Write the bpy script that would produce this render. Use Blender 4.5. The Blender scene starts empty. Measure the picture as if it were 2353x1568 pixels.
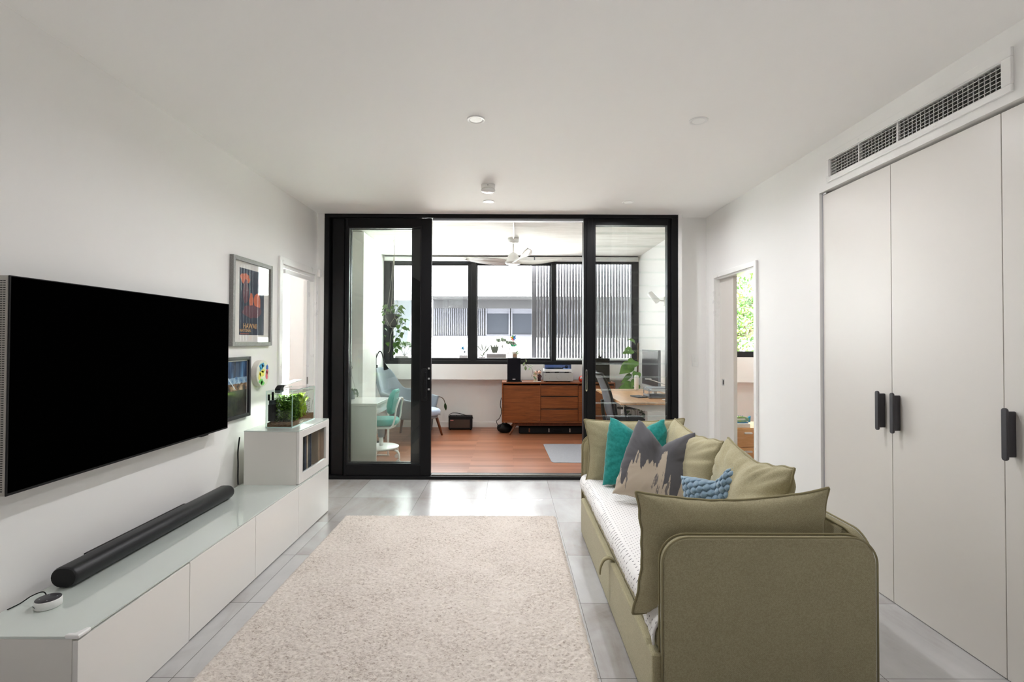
import bpy, math, random
from math import sin, cos, pi, sqrt
from mathutils import Vector, Matrix, noise as mnoise

R = random.Random(7)
S = bpy.context.scene
COL = S.collection
V = Vector

# ------------------------------------------------------------------ materials
def lin(c):
    out = []
    for x in c[:3]:
        x = x / 255.0
        out.append(x / 12.92 if x <= 0.04045 else ((x + 0.055) / 1.055) ** 2.4)
    return (out[0], out[1], out[2], 1.0)

def new_mat(name):
    m = bpy.data.materials.new(name); m.use_nodes = True
    nt = m.node_tree; nt.nodes.clear()
    out = nt.nodes.new('ShaderNodeOutputMaterial')
    return m, nt, out

def nd(nt, kind, **kw):
    n = nt.nodes.new(kind)
    for k, v in kw.items():
        if k in n.inputs.keys(): n.inputs[k].default_value = v
        else: setattr(n, k, v)
    return n

def principled(nt, out, col=None, rough=.5, metal=0, spec=.5, sheen=0, coat=0):
    b = nt.nodes.new('ShaderNodeBsdfPrincipled')
    if col is not None: b.inputs['Base Color'].default_value = lin(col)
    b.inputs['Roughness'].default_value = rough
    b.inputs['Metallic'].default_value = metal
    b.inputs['Specular IOR Level'].default_value = spec
    b.inputs['Sheen Weight'].default_value = sheen
    b.inputs['Coat Weight'].default_value = coat
    nt.links.new(b.outputs[0], out.inputs[0])
    return b

def objco(nt, scale=None, loc=None, rot=None):
    tc = nt.nodes.new('ShaderNodeTexCoord')
    mp = nt.nodes.new('ShaderNodeMapping')
    nt.links.new(tc.outputs['Object'], mp.inputs['Vector'])
    if scale: mp.inputs['Scale'].default_value = scale
    if loc: mp.inputs['Location'].default_value = loc
    if rot: mp.inputs['Rotation'].default_value = rot
    return mp.outputs[0]

def noise_tex(nt, vec, scale, detail=4, rough=.55, dist=0):
    n = nt.nodes.new('ShaderNodeTexNoise')
    n.inputs['Scale'].default_value = scale; n.inputs['Detail'].default_value = detail
    n.inputs['Roughness'].default_value = rough; n.inputs['Distortion'].default_value = dist
    nt.links.new(vec, n.inputs['Vector'])
    return n.outputs['Fac']

def ramp(nt, fac, stops):
    r = nt.nodes.new('ShaderNodeValToRGB')
    e = r.color_ramp.elements
    e[0].position, e[0].color = stops[0][0], lin(stops[0][1])
    e[1].position, e[1].color = stops[-1][0], lin(stops[-1][1])
    for p, c in stops[1:-1]:
        x = e.new(p); x.color = lin(c)
    nt.links.new(fac, r.inputs['Fac'])
    return r.outputs['Color']

def bump(nt, b, h, strength, dist=.002):
    n = nt.nodes.new('ShaderNodeBump')
    n.inputs['Strength'].default_value = strength; n.inputs['Distance'].default_value = dist
    nt.links.new(h, n.inputs['Height']); nt.links.new(n.outputs[0], b.inputs['Normal'])

def mth(nt, op, a, b=None, c=None):
    n = nt.nodes.new('ShaderNodeMath'); n.operation = op
    for i, x in enumerate((a, b, c)):
        if x is None: continue
        if isinstance(x, (int, float)): n.inputs[i].default_value = x
        else: nt.links.new(x, n.inputs[i])
    return n.outputs[0]

def mixc(nt, fac, a, b):
    n = nt.nodes.new('ShaderNodeMix'); n.data_type = 'RGBA'
    for sock, x in ((n.inputs[0], fac), (n.inputs[6], a), (n.inputs[7], b)):
        if isinstance(x, tuple): sock.default_value = lin(x)
        elif isinstance(x, (int, float)): sock.default_value = x
        else: nt.links.new(x, sock)
    return n.outputs[2]

def M(name, col, rough=.5, metal=0, spec=.5, var=None, bmp=None, sheen=0, coat=0, stretch=None):
    """var = (noise scale, second colour); bmp = (noise scale, strength, distance)"""
    m, nt, out = new_mat(name)
    b = principled(nt, out, col, rough, metal, spec, sheen, coat)
    vec = objco(nt, stretch)
    if var:
        f = noise_tex(nt, vec, var[0], 5, .6)
        nt.links.new(ramp(nt, f, [(.3, col), (.7, var[1])]), b.inputs['Base Color'])
    else:
        f = noise_tex(nt, vec, 9, 3)
        r = nt.nodes.new('ShaderNodeMapRange')
        r.inputs[3].default_value = max(0, rough - .02); r.inputs[4].default_value = min(1, rough + .02)
        nt.links.new(f, r.inputs[0]); nt.links.new(r.outputs[0], b.inputs['Roughness'])
    if bmp:
        bump(nt, b, noise_tex(nt, vec, bmp[0], 3), bmp[1], bmp[2])
    return m

def fabric(name, col, col2, weave=520, strength=.5, sheen=.15):
    """diagonal twill weave with mottled yarn colour"""
    m, nt, out = new_mat(name)
    b = principled(nt, out, col, .9, 0, .15, sheen)
    vec = objco(nt)
    f = noise_tex(nt, vec, 260, 3, .6); g = noise_tex(nt, vec, 11, 3)
    nt.links.new(ramp(nt, mth(nt, 'ADD', mth(nt, 'MULTIPLY', f, .9), mth(nt, 'MULTIPLY', g, .1)), [(.38, col), (.62, col2)]), b.inputs['Base Color'])
    w = nt.nodes.new('ShaderNodeTexWave'); w.bands_direction = 'DIAGONAL'
    w.inputs['Scale'].default_value = weave / 6.0; w.inputs['Distortion'].default_value = 1.5; w.inputs['Detail'].default_value = 1
    nt.links.new(vec, w.inputs['Vector'])
    bump(nt, b, mth(nt, 'ADD', mth(nt, 'MULTIPLY', w.outputs['Fac'], .5), f), strength, .0012)
    return m

def glass(name, tint=(250, 252, 251), ior=1.45, refl=1.0):
    m, nt, out = new_mat(name)
    tr = nd(nt, 'ShaderNodeBsdfTransparent', Color=lin(tint))
    gl = nd(nt, 'ShaderNodeBsdfGlossy', Roughness=0.0)
    lw = nd(nt, 'ShaderNodeLayerWeight'); f0 = ((ior - 1) / (ior + 1)) ** 2
    fr = mth(nt, 'ADD', f0, mth(nt, 'MULTIPLY', 1 - f0, mth(nt, 'POWER', lw.outputs['Facing'], 5)))
    mx = nt.nodes.new('ShaderNodeMixShader')
    nt.links.new(mth(nt, 'MULTIPLY', fr, refl), mx.inputs[0])
    nt.links.new(tr.outputs[0], mx.inputs[1]); nt.links.new(gl.outputs[0], mx.inputs[2])
    nt.links.new(mx.outputs[0], out.inputs[0])
    return m

def tile_mat():
    m, nt, out = new_mat('grey_tile')
    b = principled(nt, out, (170, 168, 167), .3, 0, .34)
    vec = objco(nt, loc=(.211 + .6 * 10, -4.511 + .6 * 20, 0))
    br = nt.nodes.new('ShaderNodeTexBrick')
    br.offset = 0; br.squash = 1
    for k, v in (('Scale', 1), ('Mortar Size', .0016), ('Mortar Smooth', .1), ('Bias', 0), ('Brick Width', .6), ('Row Height', .6)):
        br.inputs[k].default_value = v
    br.inputs['Color1'].default_value = (.0, .0, .0, 1); br.inputs['Color2'].default_value = (1, 1, 1, 1)
    br.inputs['Mortar'].default_value = (.5, .5, .5, 1)
    nt.links.new(vec, br.inputs['Vector'])
    n1 = noise_tex(nt, vec, 1.6, 6, .6, .8); n2 = noise_tex(nt, objco(nt, (1, .25, 1)), 5, 6, .65, 1.2)
    t = mth(nt, 'ADD', mth(nt, 'MULTIPLY', n1, .55), mth(nt, 'MULTIPLY', n2, .35))
    sep = nt.nodes.new('ShaderNodeSeparateColor'); nt.links.new(br.outputs['Color'], sep.inputs[0])
    t = mth(nt, 'ADD', t, mth(nt, 'MULTIPLY', sep.outputs[0], .16))
    c = ramp(nt, t, [(.3, (130, 121, 116)), (.42, (160, 155, 151)), (.58, (180, 179, 178)), (.75, (193, 192, 191))])
    nt.links.new(mixc(nt, br.outputs['Fac'], c, (104, 101, 98)), b.inputs['Base Color'])
    nt.links.new(mth(nt, 'ADD', mth(nt, 'MULTIPLY', n1, .16), .16), b.inputs['Roughness'])
    bump(nt, b, mth(nt, 'SUBTRACT', 1.0, br.outputs['Fac']), .3, .002)
    return m

def plank_mat():
    m, nt, out = new_mat('timber_floor')
    b = principled(nt, out, (150, 90, 60), .32, 0, .45)
    vec = objco(nt, loc=(20.2, -5.2 + 20 * .085, 0))
    br = nt.nodes.new('ShaderNodeTexBrick')
    br.offset = .37; br.offset_frequency = 2; br.squash = 1
    for k, v in (('Scale', 1), ('Mortar Size', .0008), ('Mortar Smooth', .1), ('Bias', 0), ('Brick Width', 1.35), ('Row Height', .085)):
        br.inputs[k].default_value = v
    br.inputs['Color1'].default_value = (0, 0, 0, 1); br.inputs['Color2'].default_value = (1, 1, 1, 1)
    nt.links.new(vec, br.inputs['Vector'])
    sep = nt.nodes.new('ShaderNodeSeparateColor'); nt.links.new(br.outputs['Color'], sep.inputs[0])
    g = noise_tex(nt, objco(nt, (2.2, 55, 1)), 1.6, 5, .65, .6)
    t = mth(nt, 'ADD', mth(nt, 'MULTIPLY', g, .65), mth(nt, 'MULTIPLY', sep.outputs[0], .35))
    c = ramp(nt, t, [(.2, (118, 68, 44)), (.5, (148, 94, 66)), (.8, (176, 122, 92))])
    nt.links.new(mixc(nt, br.outputs['Fac'], c, (70, 36, 20)), b.inputs['Base Color'])
    bump(nt, b, g, .08, .001)
    return m

def wood(name, c1, c2, c3, rough=.42, stretch=(2.2, 30, 30), spec=.4):
    m, nt, out = new_mat(name)
    b = principled(nt, out, c2, rough, 0, spec)
    g = noise_tex(nt, objco(nt, stretch), 1.5, 6, .62, .9)
    nt.links.new(ramp(nt, g, [(.28, c1), (.5, c2), (.72, c3)]), b.inputs['Base Color'])
    bump(nt, b, g, .06, .001)
    return m

def rug_mat():
    m, nt, out = new_mat('rug_pile')
    b = principled(nt, out, (200, 190, 178), .95, 0, .1, .2)
    f = noise_tex(nt, objco(nt, (.75, 1.5, .2)), 105, 3, .6, .6); g = noise_tex(nt, objco(nt), 3.2, 4)
    t = mth(nt, 'ADD', mth(nt, 'MULTIPLY', f, .8), mth(nt, 'MULTIPLY', g, .2))
    nt.links.new(ramp(nt, t, [(.34, (156, 142, 131)), (.47, (204, 194, 184)), (.66, (221, 212, 204))]), b.inputs['Base Color'])
    return m

def dots_mat():
    m, nt, out = new_mat('dotted_sheet')
    b = principled(nt, out, (226, 224, 222), .85, 0, .2, .1)
    tc = nt.nodes.new('ShaderNodeTexCoord'); sp = nt.nodes.new('ShaderNodeSeparateXYZ')
    nt.links.new(tc.outputs['Object'], sp.inputs[0])
    p = .021
    a = mth(nt, 'MULTIPLY', mth(nt, 'SUBTRACT', sp.outputs[0], sp.outputs[2]), 1 / p)
    c = mth(nt, 'MULTIPLY', sp.outputs[1], 1 / p)
    u = mth(nt, 'SUBTRACT', mth(nt, 'FRACT', mth(nt, 'MULTIPLY', mth(nt, 'ADD', a, c), .7071)), .5)
    w = mth(nt, 'SUBTRACT', mth(nt, 'FRACT', mth(nt, 'MULTIPLY', mth(nt, 'SUBTRACT', a, c), .7071)), .5)
    d = mth(nt, 'SQRT', mth(nt, 'ADD', mth(nt, 'MULTIPLY', u, u), mth(nt, 'MULTIPLY', w, w)))
    dot = mth(nt, 'LESS_THAN', d, .13)
    nt.links.new(mixc(nt, dot, (226, 224, 222), (74, 72, 76)), b.inputs['Base Color'])
    vec = objco(nt, (6, 1.2, 6))
    bump(nt, b, noise_tex(nt, vec, 14, 3, .5, .6), .35, .006)
    return m

def brush_mat():
    m, nt, out = new_mat('brush_stroke_print')
    b = principled(nt, out, (90, 90, 94), .9, 0, .15, .15)
    tc = nt.nodes.new('ShaderNodeTexCoord'); sp = nt.nodes.new('ShaderNodeSeparateXYZ')
    nt.links.new(tc.outputs['Object'], sp.inputs[0])
    n1 = noise_tex(nt, objco(nt, (1, .05, .05)), 13, 2, .4)
    n2 = noise_tex(nt, objco(nt, (1, .12, .12), loc=(3, 1, 0)), 40, 4, .7)
    # lower edge of the paint: runs down in long drips
    e = mth(nt, 'MULTIPLY', mth(nt, 'SUBTRACT', n1, .5), 1.1)
    e = mth(nt, 'ADD', e, mth(nt, 'MULTIPLY', mth(nt, 'SUBTRACT', n2, .5), .16))
    up = mth(nt, 'GREATER_THAN', mth(nt, 'ADD', sp.outputs[1], e), -.04)
    streak = mth(nt, 'GREATER_THAN', n2, .565)
    blot = mth(nt, 'GREATER_THAN', noise_tex(nt, objco(nt, (1, .35, .35)), 11, 3, .6), .5)
    low = mth(nt, 'MULTIPLY', mth(nt, 'MULTIPLY', streak, blot), mth(nt, 'LESS_THAN', sp.outputs[0], .09))
    base = mixc(nt, low, (186, 173, 155), (116, 110, 108))
    nt.links.new(mixc(nt, up, base, (92, 91, 94)), b.inputs['Base Color'])
    bump(nt, b, noise_tex(nt, objco(nt), 420, 2), .3, .001)
    return m

def concrete_mat(name, c1, c2):
    m, nt, out = new_mat(name)
    b = principled(nt, out, c1, .8, 0, .3)
    f = noise_tex(nt, objco(nt, (1, 4, 1)), 2.2, 8, .7, .4)
    nt.links.new(ramp(nt, f, [(.3, c2), (.6, c1)]), b.inputs['Base Color'])
    bump(nt, b, f, .1, .004)
    return m

WALL = M('white_wall_paint', (240, 239, 237), .6, spec=.25, bmp=(90, .05, .002))
CEIL = M('ceiling_paint', (246, 245, 243), .8, spec=.15, bmp=(70, .04, .002))
CONC = concrete_mat('painted_concrete', (231, 230, 226), (208, 206, 200))
TRIM = M('white_gloss_trim', (240, 239, 237), .28)
TILE = tile_mat(); PLANK = plank_mat()
BLACK = M('black_powder_coat', (13, 13, 15), .45, spec=.25)
BLACKM = M('matt_black', (20, 20, 21), .6, spec=.3)
DARKF = M('window_frame_black', (20, 20, 23), .4, spec=.35)
GLASS = glass('clear_glass'); GLASSG = glass('greenish_glass', (250, 253, 251)); PICG = glass('picture_glass', (254, 254, 254), 1.5, .8)
WGLOSS = M('white_gloss_lacquer', (233, 231, 227), .16, spec=.5, coat=.2)
WMATTE = M('white_foil', (226, 223, 217), .45)
GTOP = M('pale_green_glass_top', (206, 214, 208), .07, spec=.6, coat=.5)
SATIN = M('satin_white_door', (220, 216, 210), .36, spec=.5)
CHROME = M('chrome', (215, 215, 215), .16, metal=1)
STEEL = M('brushed_steel', (170, 166, 160), .35, metal=1)
SILVER = M('silver_aluminium', (196, 196, 194), .38, metal=.6)
WPLAST = M('white_plastic', (238, 238, 236), .35)
GPLAST = M('grey_plastic', (120, 122, 128), .45)
LAMPW = M('frosted_diffuser', (246, 246, 244), .3)
OLIVE = fabric('olive_twill', (156, 148, 117), (176, 168, 137))
OLIVED = M('olive_piping', (146, 137, 104), .85, spec=.2, sheen=.1)
TEAL = M('teal_corduroy', (18, 118, 112), .85, spec=.2, sheen=.25, var=(60, (40, 146, 138)))
BLUE = M('blue_plush', (104, 130, 150), .85, spec=.2, sheen=.4, var=(30, (128, 152, 168)))
BRUSH = brush_mat(); DOTS = dots_mat(); RUG = rug_mat()
SCREEN = M('switched_off_screen', (2, 2, 2), .9, spec=0)
CHAIRF = fabric('blue_grey_felt', (122, 130, 138), (142, 150, 158), 300, .3)
OTTOF = fabric('pale_blue_felt', (156, 170, 192), (172, 186, 204), 300, .3)
AQUA = M('turquoise_fabric', (96, 178, 168), .8, spec=.2, sheen=.2)
TEAK = wood('teak_veneer', (104, 52, 22), (132, 72, 32), (150, 88, 44))
TEAKD = wood('walnut_leg', (92, 50, 28), (114, 64, 36), (130, 78, 46), stretch=(12, 12, 2))
OAKT = wood('oak_worktop', (178, 128, 84), (200, 150, 104), (214, 170, 126), rough=.3, stretch=(14, 1.2, 14))
BIRCH = wood('birch_drawer', (214, 164, 112), (226, 180, 130), (232, 192, 146), stretch=(3, 3, 26))
LEAF = M('green_leaf', (70, 112, 42), .45, var=(12, (108, 150, 60)), spec=.4)
LEAFD = M('dark_leaf', (40, 66, 34), .45, var=(14, (66, 98, 50)), spec=.4)
LEAFY = M('yellow_green_leaf', (140, 170, 60), .45, var=(9, (84, 124, 44)), spec=.4)
LEAFP = M('pale_variegated_leaf', (150, 168, 128), .5, var=(18, (92, 120, 74)), spec=.3)
STEM = M('brown_stem', (96, 78, 56), .7)
CORD = M('cotton_cord', (206, 200, 188), .9, bmp=(300, .5, .001))
SOIL = M('dark_soil', (92, 62, 40), .95, var=(60, (140, 104, 66)), bmp=(120, .8, .01))
TERRA = M('weathered_clay', (168, 160, 152), .8, var=(20, (190, 182, 172)))
STUCCO = M('white_render', (236, 236, 234), .85, bmp=(60, .2, .004))
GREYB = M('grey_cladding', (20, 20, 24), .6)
GREYL = M('light_grey_metal', (172, 174, 182), .5)
FACL = M('facade_grey_metal', (66, 67, 74), .6, spec=.2)
PANEG = M('dark_reflective_pane', (20, 23, 30), .4, var=(140, (32, 35, 42)), spec=.15)
MATG = M('grey_chair_mat', (138, 140, 145), .5, var=(50, (150, 152, 157)))
BLACKMESH = M('black_mesh', (26, 27, 30), .75, spec=.2, bmp=(500, .6, .001))
GREYMESH = M('grey_mesh_back', (110, 114, 122), .6, spec=.3)

# ------------------------------------------------------------------ mesh helpers
WLOC = {}

class MB:
    def __init__(s): s.v, s.f, s.mi, s.cur, s.sm = [], [], [], 0, set()
    def face(s, idx, smooth=False):
        if smooth: s.sm.add(len(s.f))
        s.f.append(idx); s.mi.append(s.cur)
    def box(s, x0, x1, y0, y1, z0, z1):
        b = len(s.v)
        s.v += [V((x, y, z)) for z in (z0, z1) for y in (y0, y1) for x in (x0, x1)]
        for q in ((0, 2, 3, 1), (4, 5, 7, 6), (0, 1, 5, 4), (2, 6, 7, 3), (0, 4, 6, 2), (1, 3, 7, 5)):
            s.face([b + i for i in q])
        return s
    def obox(s, c, ax, ay, az):
        """oriented box: centre and three half-axis vectors"""
        b = len(s.v); c = V(c); ax, ay, az = V(ax), V(ay), V(az)
        s.v += [c + i * ax + j * ay + k * az for k in (-1, 1) for j in (-1, 1) for i in (-1, 1)]
        for q in ((0, 2, 3, 1), (4, 5, 7, 6), (0, 1, 5, 4), (2, 6, 7, 3), (0, 4, 6, 2), (1, 3, 7, 5)):
            s.face([b + i for i in q])
        return s
    def prism(s, poly, axis, a, b2):
        """polygon (2-D points) pushed along an axis from a to b2"""
        def P(p, t):
            if axis == 'x': return V((t, p[0], p[1]))
            if axis == 'y': return V((p[0], t, p[1]))
            return V((p[0], p[1], t))
        b = len(s.v); n = len(poly)
        s.v += [P(p, a) for p in poly] + [P(p, b2) for p in poly]
        s.face([b + i for i in range(n)]); s.face([b + n + i for i in reversed(range(n))])
        for i in range(n):
            j = (i + 1) % n
            s.face([b + i, b + n + i, b + n + j, b + j], n > 14)
        return s
    def lathe(s, prof, c=(0, 0, 0), seg=28, axis='z', cap=True, sx=1, sy=1):
        c = V(c); b = len(s.v); n = len(prof)
        for r, h in prof:
            for k in range(seg):
                a = 2 * pi * k / seg
                p = (r * cos(a) * sx, r * sin(a) * sy, h)
                if axis == 'y': p = (p[0], p[2], p[1])
                if axis == 'x': p = (p[2], p[0], p[1])
                s.v.append(c + V(p))
        for i in range(n - 1):
            for k in range(seg):
                k2 = (k + 1) % seg
                s.face([b + i * seg + k, b + i * seg + k2, b + (i + 1) * seg + k2, b + (i + 1) * seg + k], True)
        if cap:
            s.face([b + k for k in reversed(range(seg))]); s.face([b + (n - 1) * seg + k for k in range(seg)])
        return s
    def cyl(s, c, r, h, seg=28, axis='z', r2=None):
        return s.lathe([(r, 0), (r if r2 is None else r2, h)], c, seg, axis)
    def ball(s, c, rx, ry, rz, seg=16, rings=9):
        pr = [(sin(pi * i / rings), -cos(pi * i / rings)) for i in range(rings + 1)]
        c = V(c); b = len(s.v)
        for r, h in pr:
            for k in range(seg):
                a = 2 * pi * k / seg
                s.v.append(c + V((max(r, .001) * rx * cos(a), max(r, .001) * ry * sin(a), h * rz)))
        for i in range(rings):
            for k in range(seg):
                k2 = (k + 1) % seg
                s.face([b + i * seg + k, b + i * seg + k2, b + (i + 1) * seg + k2, b + (i + 1) * seg + k], True)
        return s
    def tube(s, pts, r, seg=8, closed=False, flat=1.0):
        pts = [V(p) for p in pts]; n = len(pts)
        rr = r if isinstance(r, (list, tuple)) else [r] * n
        b = len(s.v); up = V((0, 0, 1))
        t0 = (pts[1] - pts[0]).normalized()
        nrm = t0.cross(up)
        if nrm.length < .1: nrm = t0.cross(V((1, 0, 0)))
        nrm.normalize()
        for i, p in enumerate(pts):
            if closed: t = pts[(i + 1) % n] - pts[i - 1]
            else: t = pts[min(i + 1, n - 1)] - pts[max(i - 1, 0)]
            if t.length < 1e-9: t = t0
            t = t.normalized()
            nrm = nrm - t * nrm.dot(t)
            if nrm.length < 1e-6: nrm = t.cross(V((.3, .5, .8)))
            nrm.normalize(); bn = t.cross(nrm)
            for k in range(seg):
                a = 2 * pi * k / seg
                s.v.append(p + rr[i] * (cos(a) * nrm + sin(a) * bn * flat))
        for i in range(n if closed else n - 1):
            i2 = (i + 1) % n
            for k in range(seg):
                k2 = (k + 1) % seg
                s.face([b + i * seg + k, b + i * seg + k2, b + i2 * seg + k2, b + i2 * seg + k], True)
        if not closed:
            s.face([b + k for k in reversed(range(seg))]); s.face([b + (n - 1) * seg + k for k in range(seg)])
        return s
    def leaf(s, p, d, up, L, W, curl=.25, heart=.0, n=6):
        """a folded leaf blade of length L from p along d, drooping by curl"""
        d = V(d).normalized(); up = V(up); sd = d.cross(up)
        if sd.length < 1e-4: sd = d.cross(V((1, .2, 0)))
        sd.normalize(); nm = sd.cross(d).normalized(); b = len(s.v)
        for i in range(n + 1):
            t = i / n
            if heart: w = W * (sin(pi * min(1, t * .86 + .14) ** .75)) if t < 1 else 0
            else: w = W * sin(pi * t) ** .8
            c = V(p) + d * (L * t) - nm * (curl * L * t * t)
            s.v += [c - sd * w * .5 + nm * w * .12, c, c + sd * w * .5 + nm * w * .12]
        for i in range(n):
            q = b + 3 * i
            s.face([q, q + 1, q + 4, q + 3], True); s.face([q + 1, q + 2, q + 5, q + 4], True)
        return s
    def build(s, name, mat, parent=None, bevel=0, seg=2, world=True, origin=None, smooth=None, sub=0, solid=0):
        me = bpy.data.meshes.new(name); o = bpy.data.objects.new(name, me)
        off = V((0, 0, 0))
        if parent is not None:
            if world: off = WLOC.get(parent.name, V((0, 0, 0)))
        elif origin is not None: off = V(origin)
        else:
            lo = [min(v[i] for v in s.v) for i in range(3)]; hi = [max(v[i] for v in s.v) for i in range(3)]
            off = V(((lo[0] + hi[0]) / 2, (lo[1] + hi[1]) / 2, lo[2]))
        me.from_pydata([tuple(v - off) for v in s.v], [], s.f)
        for m in (mat if isinstance(mat, list) else [mat]): me.materials.append(m)
        if any(s.mi): me.polygons.foreach_set('material_index', s.mi)
        if smooth is True: me.polygons.foreach_set('use_smooth', [True] * len(s.f))
        elif s.sm: me.polygons.foreach_set('use_smooth', [i in s.sm for i in range(len(s.f))])
        me.update(); COL.objects.link(o)
        if parent is not None:
            o.parent = parent; WLOC[o.name] = off.copy() if world else V((0, 0, 0))
        else:
            o.location = off; WLOC[o.name] = off.copy()
        if solid:
            k = o.modifiers.new('thick', 'SOLIDIFY'); k.thickness = solid; k.offset = 0
        if bevel:
            k = o.modifiers.new('bevel', 'BEVEL'); k.width = bevel; k.segments = seg; k.limit_method = 'ANGLE'
        if sub:
            k = o.modifiers.new('sub', 'SUBSURF'); k.levels = sub; k.render_levels = sub
        return o

def set_origin_parent(o):  # a mesh that is itself the root of a thing: children use world coordinates too
    WLOC[o.name] = o.location.copy()

def thing(name, label, cat, loc=(0, 0, 0), group=None, rz=0):
    o = bpy.data.objects.new(name, None); COL.objects.link(o)
    o.empty_display_size = .05
    o.location = loc; o.rotation_euler = (0, 0, rz)
    WLOC[o.name] = V(loc)
    o['label'] = label; o['category'] = cat; o['kind'] = 'thing'
    if group: o['group'] = group
    return o

def tag(o, label, cat, group=None, kind='thing'):
    o['label'] = label; o['category'] = cat; o['kind'] = kind
    if group: o['group'] = group
    return o

def struct(o, label=None, cat=None):
    o['kind'] = 'structure'
    if label: o['label'] = label
    if cat: o['category'] = cat
    return o

def text_mesh(body, size, mat, name, parent, M4, extrude=.0006, align='CENTER'):
    """lettering as a mesh part, set in the plane of the matrix M4"""
    cu = bpy.data.curves.new(name, 'FONT'); cu.body = body; cu.size = size; cu.extrude = extrude; cu.align_x = align; cu.align_y = 'CENTER'
    tmp = bpy.data.objects.new(name, cu); COL.objects.link(tmp)
    dg = bpy.context.evaluated_depsgraph_get(); dg.update()
    me = bpy.data.meshes.new_from_object(tmp.evaluated_get(dg))
    bpy.data.objects.remove(tmp)
    me.transform(M4); me.materials.clear(); me.materials.append(mat)
    off = WLOC.get(parent.name, V((0, 0, 0)))
    me.transform(Matrix.Translation(-off))
    o = bpy.data.objects.new(name, me); COL.objects.link(o); o.parent = parent; WLOC[o.name] = off
    return o

def frame_mat(right, up, pos):
    r, u = V(right).normalized(), V(up).normalized(); n = r.cross(u)
    m = Matrix((r, u, n)).transposed().to_4x4(); m.translation = V(pos)
    return m

def spline(pts, n=8):
    pts = [V(p) for p in pts]; out = []
    for i in range(len(pts) - 1):
        p0, p1, p2, p3 = pts[max(i - 1, 0)], pts[i], pts[i + 1], pts[min(i + 2, len(pts) - 1)]
        for k in range(n):
            t = k / n
            out.append(.5 * ((2 * p1) + (p2 - p0) * t + (2 * p0 - 5 * p1 + 4 * p2 - p3) * t * t + (3 * p1 - p0 - 3 * p2 + p3) * t ** 3))
    out.append(pts[-1]); return out

def rrect(w, h, r, n=6, x0=0, z0=0, corners=(1, 1, 1, 1)):
    """rounded rectangle outline; corners = lower left, lower right, upper right, upper left"""
    out = []
    for k, (cx, cz, a0) in enumerate(((r, r, pi), (w - r, r, 1.5 * pi), (w - r, h - r, 0), (r, h - r, .5 * pi))):
        if corners[k]:
            out += [(x0 + cx + r * cos(a0 + .5 * pi * i / n), z0 + cz + r * sin(a0 + .5 * pi * i / n)) for i in range(n + 1)]
        else:
            out.append((x0 + (0 if k in (0, 3) else w), z0 + (0 if k in (0, 1) else h)))
    return out

# ------------------------------------------------------------------ the rooms
XL, XR, H, HS = -1.983, 2.08, 2.733, 2.79      # left wall, right wall, ceilings of living room and sunroom
# floors
struct(MB().box(-2.1, 2.6, -5.6, 5.105, -.12, 0).box(1.745, 2.2, 5.105, 5.3, -.12, 0).box(-2.1, -1.914, 5.105, 5.3, -.12, 0).build('floor', TILE, origin=(0, 0, 0)))
struct(MB().box(-1.914, 1.745, 5.105, 5.3, -.12, 0).box(-2.1, 2.2, 5.3, 8.3, -.12, 0).build('floor_sunroom', PLANK, origin=(0, 0, 0)))
struct(MB().box(-4.3, -2.1, 2.0, 5.6, -.12, 0).build('floor_bedroom_left', PLANK, origin=(0, 0, 0)))
struct(MB().box(2.2, 4.7, 3.2, 8.3, -.12, 0).build('floor_bedroom_right', PLANK, origin=(0, 0, 0)))
# ceilings
struct(MB().box(-2.1, 2.6, -5.6, 5.12, H, H + .2).box(1.745, 2.6, 5.12, 5.24, H, H + .2).box(XL - .02, -1.914, 5.12, 5.24, H, H + .2).build('ceiling', CEIL, origin=(0, 0, 0)))
struct(MB().box(-2.1, 2.2, 5.2, 8.3, HS, HS + .15).build('ceiling_sunroom', CONC, origin=(0, 0, 0)))
struct(MB().box(-4.3, -2.1, 2.0, 5.6, H, H + .2).build('ceiling_bedroom_left', CEIL, origin=(0, 0, 0)))
struct(MB().box(2.2, 4.7, 3.2, 8.3, H + .01, H + .2).build('ceiling_bedroom_right', CEIL, origin=(0, 0, 0)))
# living room walls
struct(MB().box(-2.1, XL, .2, 4.31, 0, H).box(-2.1, XL, 5.06, 5.26, 0, H).box(-2.1, XL, 4.31, 5.06, 2.085, H).build('wall_left', WALL, origin=(0, 0, 0)))
w = MB()
w.box(XR, 2.2, 5.02, 5.3, 0, H).box(XR, 2.2, 4.2, 5.02, 2.062, H)         # around the doorway
w.box(XR, 2.2, 3.32, 4.2, 0, H)
w.box(XR, 2.6, .2, 1.46, 0, H)                                             # beyond the wardrobe
w.box(XR, 2.2, 1.46, 3.32, 2.418, 2.49).box(XR, 2.2, 1.46, 3.32, 2.605, H)   # over the wardrobe, above and below the vent
w.box(XR, 2.2, 1.46, 2.073, 2.49, 2.605).box(XR, 2.2, 3.202, 3.32, 2.49, 2.605)
w.box(2.2, 2.6, 3.3, 3.4, 0, H).box(2.55, 2.6, 1.46, 3.3, 0, H)
struct(w.build('wall_right', WALL, origin=(0, 0, 0)))
struct(MB().box(1.745, 2.2, 5.237, 5.36, 0, HS).box(1.742, 1.775, 5.1, 5.237, 0, H).build('wall_back_right', WALL, origin=(0, 0, 0)))
struct(MB().box(XL - .1, -1.914, 5.125, 5.36, 0, HS).build('wall_back_left', WALL, origin=(0, 0, 0)))
struct(MB().box(-2.0, 1.80, 5.235, 5.30, 2.735, HS + .02).build('wall_header', WALL, origin=(0, 0, 0)))
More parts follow.
